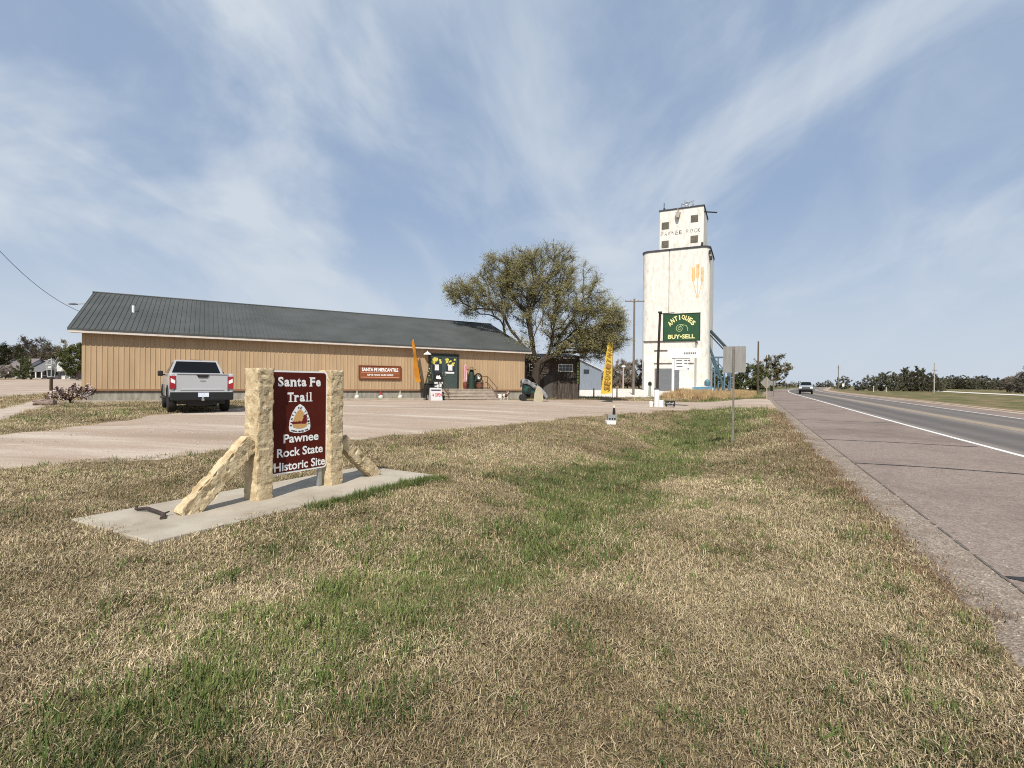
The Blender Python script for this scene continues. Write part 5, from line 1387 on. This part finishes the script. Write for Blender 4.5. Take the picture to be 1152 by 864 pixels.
def make_tree(name, label, base, targets, fork, lm, seed, rtip=.022, pw=.47, twigs=9, tw_len=.8, leaves=9, leaf=.10, nseg=.55, trunk_pts=None, group=None, hang=0.0, cat='tree', bark=None, twig_r=.008, twig_m=None):
    rng = random.Random(seed)
    nodes, par, cnt, tips = skeleton(rng, targets, base, fork, nseg, trunk_pts)
    t = thing(name, label, cat, (0, 0, 0), 0, group)
    kids = {}
    for i, p in enumerate(par):
        if p >= 0: kids.setdefault(p, []).append(i)
    rad = [rtip * max(1, c) ** pw for c in cnt]
    mb = MB()
    starts = [(0, None)]
    while starts:
        i, pp = starts.pop()
        ch = [] if pp is None else [pp]
        j = i
        while True:
            ch.append(j)
            k = sorted(kids.get(j, []), key=lambda a: -cnt[a])
            if not k: break
            for o_ in k[1:]: starts.append((o_, j))
            j = k[0]
        if len(ch) > 1:
            rr = [rad[a] for a in ch]
            if pp is not None: rr[0] = min(rad[ch[1]] * 1.1, rad[ch[0]])
            mb.tube([nodes[a] for a in ch], rr, 7 if rr[0] > .06 else 4, cap=False)
    mb.build('trunk', bark or M['bark'], t, smooth=True, fix=False)
    mb = MB(); V = []; Fq = []; MI = []
    for tp in tips:
        d0 = (nodes[tp] - nodes[par[tp]]).normalized()
        for k in range(twigs):
            o_ = nodes[tp].lerp(nodes[par[tp]], rng.random())
            d = (d0 * rng.uniform(.3, 1.1) + Vector((rng.gauss(0, .6), rng.gauss(0, .6), rng.gauss(.12, .5)))).normalized()
            L = tw_len * rng.uniform(.45, 1.1); e = o_ + d * L + Vector((0, 0, -hang * L)); m_ = o_.lerp(e, .5) + Vector((0, 0, .06 * L))
            mb.m = 0
            mb.tube([o_, m_, e], [twig_r * 1.5, twig_r, twig_r * .5], 3, cap=False)
            mb.m = 1 if rng.random() < .72 else 2
            for q in range(leaves):
                u = rng.uniform(.15, 1.0); c = o_.lerp(e, u) + Vector((rng.gauss(0, 1), rng.gauss(0, 1), rng.gauss(0, 1))) * tw_len * .11
                a = Vector((rng.gauss(0, 1), rng.gauss(0, 1), rng.gauss(0, 1))).normalized(); b = a.orthogonal().normalized()
                s = leaf * rng.uniform(.6, 1.35)
                mb.poly([c - a * s, c + b * s * .42, c + a * s, c - b * s * .42])
    mb.build('crown', [twig_m or bark or M['bark'], lm[0], lm[1]], t, fix=False)
    return t
def blob_targets(rng, c, r, n, shell=.45, cut=-.9, bumps=None):
    P = []
    while len(P) < n:
        d = Vector((rng.gauss(0, 1), rng.gauss(0, 1), rng.gauss(0, 1))).normalized()
        if d.z < cut: continue
        q = shell + (1 - shell) * rng.random() ** .6
        wob = 1 + .22 * mnoise.noise(Vector((d.x * 1.7 + c[0], d.y * 1.7, d.z * 1.7)))
        P.append((c[0] + d.x * r[0] * q * wob, c[1] + d.y * r[1] * q * wob, c[2] + d.z * r[2] * q * wob))
    return P
rng = random.Random(11)
Lmain = (leaf_mat('spring_olive_leaf', (.18, .185, .06), (.26, .23, .09)), leaf_mat('brown_green_leaf', (.22, .165, .085), (.14, .145, .045)))
TY = 43.0
def tp_(px, py, dy=0): p = at(px, py, TY + dy); return (p.x, p.y, p.z)
tb = at(601, 448, TY); tb.z = gz(tb.x, tb.y)
tg_ = []
# crown made of several lobes placed after the outline of the tree
for (px, py, rx, rz, ry, n) in ((590, 318, 38, 34, 3.0, 95), (545, 335, 40, 26, 2.8, 70), (640, 335, 40, 36, 3.0, 95), (676, 362, 30, 34, 2.4, 75), (600, 352, 52, 30, 3.2, 60), (655, 385, 42, 22, 2.4, 90), (690, 372, 18, 26, 1.8, 40), (670, 388, 28, 14, 2.0, 40), (620, 300, 40, 22, 2.6, 60), (565, 305, 34, 22, 2.4, 50), (516, 330, 18, 14, 1.6, 22), (585, 392, 22, 14, 2.0, 14)):
    c = tp_(px, py, rng.uniform(-1, 1)); kx = TY / 560
    tg_ += blob_targets(rng, c, (rx * kx, ry, rz * kx), int(n * 1.25), .25, -1)
fk = at(603, 416, TY)
make_tree('spreading_tree', 'wide spreading tree with small olive spring leaves between shop and elevator', (tb.x, tb.y, tb.z - .2), tg_, tuple(fk), Lmain, 3, rtip=.015, pw=.475, twigs=15, tw_len=.95, leaves=9, leaf=.056, trunk_pts=[tuple(fk)], twig_m=mat('twig_grey_brown', (.13, .105, .08), .9))

Mfb = mat('far_grey_bark', (.19, .16, .13), .95, (.13, .11, .09), 3)
def proto(name, label, h, w_, seed, lm, n=46, leaves=16, leaf=.26, twigs=6, tw=1.2, shell=.3, low=.30, fork=.22, bark=None, group=None, cat='tree', twig_r=.02, skirt=0):
    rng = random.Random(seed)
    T = blob_targets(rng, (0, 0, h * (.5 + low / 2)), (w_ / 2, w_ / 2, h * (.5 - low / 2)), n, shell, -1) + [(rng.uniform(-.42, .42) * w_, rng.uniform(-.42, .42) * w_, h * rng.uniform(.06, .3)) for _ in range(skirt)]
    return make_tree(name, label, (0, 0, -.3), T, (.1, 0, h * fork), lm, seed, rtip=.035, pw=.5, twigs=twigs, tw_len=tw, leaves=leaves, leaf=leaf, nseg=1.0, group=group, bark=bark, cat=cat, twig_r=twig_r)
Lgrey = (leaf_mat('grey_green_leaf', (.085, .09, .05), (.13, .125, .075)), leaf_mat('grey_brown_leaf', (.125, .105, .075), (.09, .08, .058)))
Ldark = (leaf_mat('dark_green_leaf', (.06, .075, .024), (.095, .105, .035)), leaf_mat('mid_green_leaf', (.09, .1, .035), (.07, .075, .025)))
Lolive = (leaf_mat('olive_tree_leaf', (.085, .085, .03), (.13, .11, .05)), leaf_mat('rust_tree_leaf', (.13, .085, .045), (.10, .085, .035)))
Lbare = (leaf_mat('budding_brown_leaf', (.20, .16, .12), (.16, .135, .10)), leaf_mat('budding_grey_leaf', (.23, .195, .155), (.18, .16, .13)))
far_group = 'trees in the row across the highway'
def place(o, px, Y, hgt_m, base_h, sx=1.0, rz=0.0, label=None, dz=0.0, first=False):
    c = o if first else copy_tree(o)
    x = at(px, 430, Y).x; c.location = (x, Y, gz(x, Y) + dz)
    s = hgt_m / base_h; c.scale = (s * sx, s * sx, s); c.rotation_euler.z = rz
    if label: c['label'] = label
    return c
# tree by the highway right of the elevator
pr1 = proto('roadside_tree', 'round bushy green tree by the highway behind the diamond sign', 9, 10, 21, Lolive, 66, 34, .17, low=.16, skirt=8, bark=Mfb)
place(pr1, 868, 118, 8.6, 9, 1.0, .4, first=True)
pr2 = proto('roadside_tree', 'darker bushy tree behind the grey back of the road sign', 8, 9, 22, Ldark, 56, 36, .17, low=.08, skirt=16, bark=Mfb)
place(pr2, 846, 112, 6.6, 8, 1.05, 1.1, first=True)
# row across the highway
pa = proto('tree_row_tree', 'far', 10, 10, 31, Lgrey, 60, 34, .20, low=.05, fork=.10, group=far_group, twig_r=.02, skirt=26, bark=Mfb)
pb = proto('tree_row_tree', 'far', 10, 9, 32, Lgrey, 52, 30, .20, low=.05, fork=.10, group=far_group, twig_r=.02, skirt=24, bark=Mfb)
row = [(978, 178, 5.6, 1.0, 'a'), (990, 180, 6.6, 1.0, 'b'), (1003, 178, 6.8, 1.1, 'a'), (1016, 180, 8.2, .95, 'b'), (1027, 178, 8.8, .95, 'a'), (1038, 178, 8.2, .9, 'b'), (1047, 180, 6.6, 1.0, 'a'), (1058, 184, 4.6, 1.0, 'b'), (966, 186, 3.6, 1.0, 'a')]
names = ['smallest grey green tree at the left end of the row across the highway', 'low round tree second from the left end of the far row', 'broad grey tree left of the tallest far row trees', 'tall grey tree just left of the middle of the far row', 'tallest tree of the grey row across the highway', 'tall open tree left of the pale utility pole', 'medium tree directly behind the pale utility pole', 'low tree right of the pale utility pole ending the row', 'tiny shrubby tree left of the whole far row']
fa = fb2 = True
for (px, Y, h_, sx, k), nm in zip(row, names):
    if k == 'a': place(pa, px, Y, h_, 10, sx, px * .7, nm, first=fa); fa = False
    else: place(pb, px, Y, h_, 10, sx, px * .7, nm, first=fb2); fb2 = False
# bigger brown trees at the right edge
pe = proto('bare_tree', 'tall half bare brownish tree at the right end across the highway', 10, 9, 41, Lbare, 64, 16, .15, 12, 1.3, low=.03, fork=.10, twig_r=.025, skirt=24, bark=Mfb)
place(pe, 1150, 165, 7.6, 10, 1.0, 0, first=True)
place(pe, 1137, 170, 5.6, 10, 1.1, 2, 'shorter half bare brown tree left of the tall right edge tree')
place(pe, 1166, 160, 9.0, 10, 1.1, 4, 'half bare brown tree cut by the right edge of the view')
# long low far wood beyond the field
rr = random.Random(77)
fw = []
for k in range(30):
    px = 1058 + k * 4.6 + rr.uniform(-1.5, 1.5)
    c = place(pa if k % 2 else pb, px, 380 + rr.uniform(-20, 20), rr.uniform(7.5, 11), 10, 1.15, px, None)
    c['label'] = 'one of the low dark trees of the long distant wood beyond the field'; c['group'] = 'trees of the distant wood'; c.name = 'distant_tree'
pxs = [893, 899, 921, 925, 931, 936, 955, 877, 872, 882]
for i, px in enumerate(pxs):
    c = place(pb if i % 2 else pa, px, 420, [4, 5, 4.5, 4, 6, 4, 3.5, 4, 3.5, 4.5][i], 10, 1.0, px)
    c['label'] = 'tiny hazy tree on the horizon near the far end of the highway'; c['group'] = 'tiny trees at the end of the highway'; c.name = 'distant_tree'
place(pa, 948, 235, 6.2, 10, 1.05, 1.3, 'single small tree beside the distant thin utility pole')
# dark bare trees between shed and elevator
for px, Y, h_, lab in ((697, 118, 7.2, 'dark bare tree behind the pinkish light post'), (706, 120, 6.6, 'dark bare tree just left of the tall utility pole'), (719, 124, 7.6, 'dark bare tree between utility pole and elevator'), (684, 122, 5.4, 'low bare tree behind the yellow banner'), (668, 130, 5.2, 'bare tree peeking over the metal barn roof')):
    place(pe, px, Y, h_, 10, .85, px, lab)
place(pr2, 808, 125, 6.0, 8, .9, 2.2, 'dark tree behind the steel conveyor frame')
place(pr2, 828, 128, 5.0, 8, 1.0, 3.0, 'low dark tree beyond the conveyor and left of the darker bushy one')
# trees behind the houses at the left
pc_ = proto('conifer', 'dark tall conifer at the left corner of the shop', 9, 6.5, 51, Ldark, 60, 36, .18, low=.05, fork=.3, bark=Mfb)
place(pc_, 87, 118, 9.2, 9, 1.0, 0, first=True)
place(pr2, 27, 112, 5.4, 8, .62, .5, 'round dark green tree between the two left houses')
ph = proto('village_tree', 'far', 10, 9, 43, (leaf_mat('pale_olive_leaf', (.20, .19, .12), (.26, .235, .16)), leaf_mat('pale_grey_leaf', (.24, .21, .165), (.19, .175, .14))), 60, 10, .24, 9, 1.2, low=.05, fork=.12, twig_r=.022, skirt=18, bark=mat('pale_grey_bark', (.26, .23, .2), .95))  # distance haze is put into the paled leaf and bark colours
first_v = True
for px, Y, h_, k, lab in ((-6, 130, 10.5, 'r', 'tall green tree at the left edge above the first house'), (8, 165, 11.5, 'e', 'brown tree behind the first house, leftmost of the brown ones'), (18, 168, 11, 'a', 'grey green tree behind the mauve roof'), (32, 165, 10.8, 'e', 'brown bare tree right behind the round green tree'), (42, 170, 15, 'e', 'tallest wispy bare tree above the grey roof'), (52, 165, 11.5, 'a', 'grey green tree behind the lantern'), (62, 168, 12, 'e', 'bare brown tree above the white gabled house'), (73, 170, 12.5, 'a', 'grey green tree between gabled house and conifer')):
    place({'e': pe, 'a': ph, 'r': pr2}[k], px, Y, h_, {'e': 10, 'a': 10, 'r': 8}[k], .95, px * 1.3, lab, first=(k == 'a' and first_v))
    if k == 'a': first_v = False
c = place(pe, 6, 122, 3.6, 10, 1.3, 1.0, 'purple flowering shrub before the mauve roofed house'); c['category'] = 'shrub'; c.name = 'flowering_shrub'
# twiggy shrub at the shop corner
rng = random.Random(61)
sb_ = hit(79, 455)
T = [(sb_.x + rng.uniform(-.95, .95), sb_.y + rng.uniform(-.4, .5), sb_.z + .15 + .75 * rng.random() ** .8) for k in range(46)]
make_tree('twiggy_shrub', 'low dark twiggy shrub with pale pink blossoms at the left shop corner', (sb_.x, sb_.y, sb_.z - .05), T, (sb_.x, sb_.y, sb_.z + .12), (leaf_mat('dark_purple_leaf', (.05, .022, .02), (.085, .04, .035)), leaf_mat('pale_pink_blossom', (.55, .42, .42), (.6, .5, .5))), 6, rtip=.008, twigs=5, tw_len=.26, leaves=5, leaf=.045, nseg=.15, cat='shrub', bark=mat('dark_twig', (.045, .025, .022), .9), twig_r=.006)

# parked vehicle beyond the conveyor
vp = at(839, 436, 150); wv_ = thing('parked_van', 'white van parked beyond the conveyor, half hidden by the road sign', 'van', gp(vp.x, vp.y), .9)
mb = MB(); mb.prism([(-.9, -2.3, .35), (-.9, 2.3, .35), (-.9, 2.35, 1.0), (-.9, 1.6, 1.15), (-.9, .9, 1.85), (-.9, -2.2, 1.85), (-.9, -2.35, 1.0)], (1.8, 0, 0)); vb = mb.build('body', M['white'], wv_, bevel=.1, segs=3)
mb = MB(); mb.prism([(-.908, 1.3, 1.2), (-.908, .8, 1.7), (-.908, -2.0, 1.7), (-.908, -2.0, 1.2)], (1.816, 0, 0)); mb.build('window', M['glass'], vb)
for sx in (-1, 1):
    for yy in (-1.45, 1.45):
        mb = MB(); mb.lathe([(.1, -.1), (.3, -.1), (.34, 0), (.3, .1), (.1, .1)], n=14); mb.v = [(sx * .85 + z, yy + x, .34 + y) for x, y, z in mb.v]; mb.build('wheel', M['rubber'], wv_)

# ------------------------------------------------------------------ grass, as instanced tufts
def blade_mat(name, c, c2):
    m = bpy.data.materials.new(name); m.use_nodes = True
    t = m.node_tree; b = t.nodes['Principled BSDF']; b.inputs['Roughness'].default_value = .7; b.inputs['Specular IOR Level'].default_value = .25
    a = t.nodes.new('ShaderNodeAttribute'); a.attribute_type = 'INSTANCER'; a.attribute_name = 'tint'
    mx = t.nodes.new('ShaderNodeMix'); mx.data_type = 'RGBA'; mx.inputs['A'].default_value = (*c, 1); mx.inputs['B'].default_value = (*c2, 1)
    t.links.new(a.outputs['Fac'], mx.inputs['Factor']); t.links.new(mx.outputs['Result'], b.inputs['Base Color'])
    return m
Mb = {'s1': blade_mat('dry_straw_blade', (.25, .19, .105), (.60, .485, .31)), 's2': blade_mat('grey_brown_blade', (.085, .06, .034), (.26, .195, .115)), 's3': blade_mat('golden_tall_blade', (.30, .19, .09), (.60, .43, .23)), 'g1': blade_mat('green_blade', (.045, .075, .018), (.15, .19, .05)), 'g2': blade_mat('olive_blade', (.15, .135, .05), (.30, .26, .12))}
def tuft(name, n, hmin, hmax, wid, spread, lean, mats, probs, seed):
    rng = random.Random(seed); mb = MB()
    for k in range(n):
        a = rng.uniform(0, 6.283); r_ = spread * math.sqrt(rng.random()); b = Vector((r_ * math.cos(a), r_ * math.sin(a), -.004))
        h = rng.uniform(hmin, hmax); la = rng.uniform(0, 6.283); l = abs(rng.gauss(0, lean)); d = Vector((math.cos(la), math.sin(la), 0))
        side = Vector((-d.y, d.x, 0)).lerp(Vector((rng.uniform(-1, 1), rng.uniform(-1, 1), 0)), .4).normalized() * wid * rng.uniform(.6, 1.3)
        th = min(l, 1.5)
        p1 = b + (Vector((0, 0, 1)) * math.cos(th * .8) + d * math.sin(th * .8)) * h * .5
        p2 = p1 + (Vector((0, 0, 1)) * math.cos(th * 1.35) + d * math.sin(th * 1.35)) * h * .5
        x = rng.random(); mb.m = next(i for i, c in enumerate(np.cumsum(probs)) if x <= c + 1e-9)
        mb.poly([b - side, b + side, p1 + side * .75, p1 - side * .75]); mb.poly([p1 - side * .75, p1 + side * .75, p2])
    o = mb.build(name, mats, fix=False)
    col.objects.unlink(o)
    return o
def coll(name, objs):
    c = bpy.data.collections.new(name)
    for o in objs: c.objects.link(o)
    return c
def long_straws(name, n, seed):
    rng = random.Random(seed); mb = MB()
    for k in range(n):
        a = rng.uniform(0, 6.283); b = Vector((rng.uniform(-.1, .1), rng.uniform(-.1, .1), .012)); d = Vector((math.cos(a), math.sin(a), 0)); L = rng.uniform(.03, .085); sd2 = Vector((-d.y, d.x, 0)) * .0018
        p1 = b + d * L * .5 + Vector((0, 0, rng.uniform(.006, .022))) + sd2 * rng.uniform(-4, 4); p2 = b + d * L + Vector((0, 0, rng.uniform(-.005, .02)))
        mb.m = 0 if rng.random() < .7 else 1
        mb.poly([b - sd2, b + sd2, p1 + sd2, p1 - sd2]); mb.poly([p1 - sd2, p1 + sd2, p2])
    o = mb.build(name, [Mb['s1'], Mb['s2']], fix=False); col.objects.unlink(o); return o
dry = [tuft('tuft%02d' % i, 34, .018, .062, .0029, .10, 1.5, [Mb['s1'], Mb['s2'], Mb['g2'], Mb['g1']], [.50, .32, .11, .07], 100 + i) for i in range(5)]
grn = [tuft('tuft%02d' % (10 + i), 28, .02, .062, .0025, .09, .95, [Mb['g1'], Mb['g2'], Mb['s1'], Mb['s2']], [.52, .20, .17, .11], 200 + i) for i in range(5)]
weed = [tuft('tuft%02d' % (20 + i), 30, .05, .13, .0034, .08, .7, [Mb['g1'], Mb['g2']], [.85, .15], 300 + i) for i in range(3)]
Mb['r1'] = blade_mat('dead_red_brown_blade', (.10, .055, .03), (.27, .16, .09))
dead = [tuft('tuft%02d' % (23 + i), 22, .02, .06, .0024, .09, 1.5, [Mb['r1'], Mb['s2'], Mb['s1']], [.5, .3, .2], 350 + i) for i in range(3)]
CG = coll('tuft_library', dry + grn + weed + dead + [long_straws('tuft%02d' % (26 + i), 22, 360 + i) for i in range(3)])
def scatter(name, pts, idx, scl, tint, rng_, collection, label=None, kind='stuff', tilt=.0):
    me = bpy.data.meshes.new(name); n = len(pts)
    me.vertices.add(n); me.vertices.foreach_set('co', pts.astype(np.float32).ravel())
    rot = np.zeros((n, 3), np.float32); rot[:, 2] = rng_.random(n) * 6.283; rot[:, 0] = (rng_.random(n) - .5) * tilt
    for nm, ty, arr in (('idx', 'INT', idx.astype(np.int32)), ('scl', 'FLOAT', scl.astype(np.float32)), ('tint', 'FLOAT', tint.astype(np.float32))):
        a = me.attributes.new(nm, ty, 'POINT'); a.data.foreach_set('value', arr)
    a = me.attributes.new('rot', 'FLOAT_VECTOR', 'POINT'); a.data.foreach_set('vector', rot.ravel())
    o = bpy.data.objects.new(name, me); col.objects.link(o)
    g = bpy.data.node_groups.new(name, 'GeometryNodeTree')
    g.interface.new_socket('Geometry', in_out='INPUT', socket_type='NodeSocketGeometry'); g.interface.new_socket('Geometry', in_out='OUTPUT', socket_type='NodeSocketGeometry')
    gi = g.nodes.new('NodeGroupInput'); go_ = g.nodes.new('NodeGroupOutput')
    ip = g.nodes.new('GeometryNodeInstanceOnPoints'); ci = g.nodes.new('GeometryNodeCollectionInfo')
    ci.inputs['Collection'].default_value = collection; ci.inputs['Separate Children'].default_value = True; ci.inputs['Reset Children'].default_value = True
    def na(nm, ty):
        x = g.nodes.new('GeometryNodeInputNamedAttribute'); x.data_type = ty; x.inputs[0].default_value = nm; return x.outputs[0]
    g.links.new(gi.outputs[0], ip.inputs['Points']); g.links.new(ci.outputs[0], ip.inputs['Instance'])
    ip.inputs['Pick Instance'].default_value = True
    g.links.new(na('idx', 'INT'), ip.inputs['Instance Index']); g.links.new(na('rot', 'FLOAT_VECTOR'), ip.inputs['Rotation']); g.links.new(na('scl', 'FLOAT'), ip.inputs['Scale'])
    g.links.new(ip.outputs[0], go_.inputs[0])
    md = o.modifiers.new('scatter', 'NODES'); md.node_group = g
    return tag(o, label, None, None, kind)
nr = np.random.default_rng(5)
from mathutils.bvhtree import BVHTree
def ground_z(x, y):
    f = np.clip(1 - np.hypot(x, y) / 60, 0, 1); s, d = sd_of(x, y)
    z = slab_level(x, y, hgt(x, y)) + f * (1 - .6 * sstep(-1.2, -.2, poly_sd(x, y, SLAB))) * ((fbm(x * 1.1, y * 1.1, 5, 3) - 0.5) * 0.10 + (fbm(x * 6, y * 6, 6, 2) - .5) * 0.025) * np.clip((1.2 - d) * 2, 0.2, 1)
    so = soft_areas(x, y)
    return z - np.clip(so * .15, 0, .10), so, s, d
SHOPP = [tuple(bpt(a, b).xy) for a, b in ((0, .1), (BLEN, .1), (BLEN, -BDEP), (0, -BDEP))]
P_, I_, S_l, T_ = [], [], [], []
for (y0, y1, dens, sc) in ((.6, 4.5, 950, 1.0), (4.5, 8, 330, 1.15), (8, 14, 120, 1.5), (14, 26, 40, 2.0), (26, 44, 14, 2.9), (44, 66, 5, 3.8)):
    hw = y1 * 1.22 + 1
    n = int(dens * (y1 - y0) * 2 * hw)
    x = nr.uniform(-hw, hw, n); y = nr.uniform(y0, y1, n)
    z, so, s, d = ground_z(x, y)
    jig = (fbm(x * 3, y * 3, 71, 2) - .5) * .9
    ok = (np.abs(x) < y * 1.22 + 1) & (so < .12 + jig * .6) & (d < 1.44 + jig * .5) & (poly_sd(x, y, SLAB) < -.02) & (poly_sd(x, y, SHOPP) < 0)
    bare = fbm(x * 1.6, y * 1.6, 91, 3); ok &= (bare > .30) | (nr.random(n) < .65)
    x, y, z, s, d, so = x[ok], y[ok], z[ok], s[ok], d[ok], so[ok]; n = len(x)
    g = swale_green(x, y)
    u = nr.random(n)
    is_g = u < np.clip(g * 1.0 + .04, .10, .86)
    is_w = is_g & (nr.random(n) < .05 + .13 * (fbm(x * 1.2, y * 1.2, 55, 3) > .55))
    i = np.where(is_w, 10 + nr.integers(0, 3, n), np.where(is_g, 5 + nr.integers(0, 5, n), nr.integers(0, 5, n)))
    is_l = (~is_g) & (nr.random(n) < .26 * (1 - .8 * g)); i = np.where(is_l, 16 + nr.integers(0, 3, n), i)
    size = sc * (.65 + .7 * nr.random(n)) * (.7 + .6 * fbm(x * .9, y * .9, 15, 3)) * np.where(so > -.5, .75, 1)
    tn = np.clip(fbm(x * 2.2, y * 2.2, 33, 4) * .9 + (fbm(x * .55, y * .55, 35, 3) - .5) * 1.5 + .05 + nr.normal(0, .16, n), 0, 1)
    P_.append(np.stack([x, y, z - .004], -1)); I_.append(i); S_l.append(size); T_.append(tn)
# taller green rim along the near edge of the slab and the culvert bank
def rim(px, py, n, sc, idx0=10, dx=.25, dy=.25):
    p = hit(px, py); x = p.x + nr.normal(0, dx, n); y = p.y + nr.normal(0, dy, n)
    k = (poly_sd(x, y, SLAB) < -.01); x, y = x[k], y[k]; z = ground_z(x, y)[0]; n = len(x)
    P_.append(np.stack([x, y, z], -1)); I_.append(idx0 + nr.integers(0, 3, n)); S_l.append(sc * (.6 + .8 * nr.random(n))); T_.append(nr.random(n) * .7)
for u in np.linspace(.42, .96, 26):
    q = SA.lerp(SB, u) + SN * (.10 + .12 * nr.random()); x = q.x + nr.normal(0, .08, 9); y = q.y + nr.normal(0, .08, 9)
    k = (poly_sd(x, y, SLAB) < -.01); x, y = x[k], y[k]; z = ground_z(x, y)[0]; n = len(x)
    P_.append(np.stack([x, y, z], -1)); I_.append(10 + nr.integers(0, 3, n)); S_l.append(.7 + .6 * nr.random(n)); T_.append(nr.random(n) * .6)
for px, py, n, sc in ((245, 655, 9, 1.1), (285, 635, 9, 1.0), (775, 500, 14, 2.0), (760, 503, 8, 1.7), (962, 605, 12, .8), (1000, 662, 8, .8), (545, 540, 10, 1.1), (905, 560, 8, .9)): rim(px, py, n, sc, dx=.14, dy=.14)
# dead reddish weeds along the pavement side
n = 5200; s = nr.uniform(-4, 34, n) ** 1.0; d = 1.36 + nr.normal(0, .15, n); x, y = road_xy(s, d); k = (y > .5) & (d < 1.85) & (fbm(s * .9, d * 2, 61, 3) > .42); x, y = x[k], y[k]
z = np.maximum(ground_z(x, y)[0], road_z(s[k]) - .03); n = len(x)
P_.append(np.stack([x, y, z], -1)); I_.append(nr.integers(13, 16, n)); S_l.append((.6 + .7 * nr.random(n)) * (1 + .03 * s[k])); T_.append(nr.random(n))
scatter('lawn_grass', np.concatenate(P_), np.concatenate(I_), np.concatenate(S_l), np.concatenate(T_), nr, CG, tilt=.3)
# tall dry grass on the bank between driveway and elevator
tall = [tuft('tuft%02d' % (30 + i), 26, .5, 1.05, .018, .35, .35, [Mb['s3'], Mb['s2'], Mb['g2']], [.80, .14, .06], 400 + i) for i in range(3)]
CT = coll('tall_tuft_library', tall)
n = 11000; s = nr.uniform(58, 125, n); d = nr.uniform(-14, 1.0, n); x, y = road_xy(s, d); z = hgt(x, y)
k = (fbm(x * .3, y * .3, 81, 3) > .46) & (d < .6) & (d > -13.5 + 6.5 * fbm(x * .15, y * .15, 83, 2)) & (poly_sd(x, y, YARD) < -.5) & (poly_sd(x, y, LOT) < -1)
x, y, z, d = x[k], y[k], z[k], d[k]; n = len(x)
scatter('tall_dry_grass', np.stack([x, y, z], -1), nr.integers(0, 3, n), (.6 + .6 * nr.random(n)) * np.clip(.35 + (-d) * .10, .3, .85) * (.5 + fbm(x * .35, y * .35, 87, 3)), np.clip(.45 + nr.normal(0, .25, n), 0, 1), nr, CT, tilt=.4)

# loose stones on the gravel and along the pavement edge
def stone_proto(name, seed, m):
    bm = bmesh.new(); bmesh.ops.create_icosphere(bm, subdivisions=1, radius=.5); rng = random.Random(seed)
    for v in bm.verts: v.co = Vector((v.co.x * 1.2, v.co.y, v.co.z * .6)) * rng.uniform(.75, 1.2)
    o = bm_obj(name, bm, m); col.objects.unlink(o); return o
SM = [mat('pebble_tan', (.42, .34, .27), .9), mat('pebble_grey', (.27, .25, .23), .9), mat('pebble_pale', (.44, .39, .33), .9)]
CSt = coll('stone_library', [stone_proto('stone%02d' % i, i, SM[i % 3]) for i in range(6)])
xs_, ys_, zs_, ss_ = [], [], [], []
n = 9000; s = nr.uniform(-2, 30, n); d = nr.uniform(1.45, 2.3, n) + nr.normal(0, .12, n); x, y = road_xy(s, d); k = (y > .6) & (nr.random(n) < np.where(d > 2.05, .18, .8)) & (d > 1.4)
x, y, s, d = x[k], y[k], s[k], d[k]; xs_.append(x); ys_.append(y); zs_.append(np.where(d > 2.05, road_z(s) + .002, verge_z(s, d) + .001)); ss_.append(.006 + .016 * nr.random(len(x)) ** 3)
n = 60000; x = nr.uniform(-18, 12, n); y = nr.uniform(5, 38, n); so = lot_sd(x, y); k = (so > .15) & (np.abs(x) < y * 1.2) & (nr.random(n) < .25 + .9 * (fbm(x * .8, y * .8, 44, 3) > .52)) & (sd_of(x, y)[1] < 1.2)
x, y, so = x[k], y[k], so[k]; xs_.append(x); ys_.append(y); zs_.append(hgt(x, y) + np.clip(so * .12, -.1, .02) + (fbm(x * .5, y * .5, 31, 3) - .5) * .05); ss_.append(.012 + .035 * nr.random(len(x)) ** 4)
x, y, z, sc = (np.concatenate(a) for a in (xs_, ys_, zs_, ss_))
scatter('loose_gravel', np.stack([x, y, z], -1), nr.integers(0, 6, len(x)), sc, nr.random(len(x)), nr, CSt)
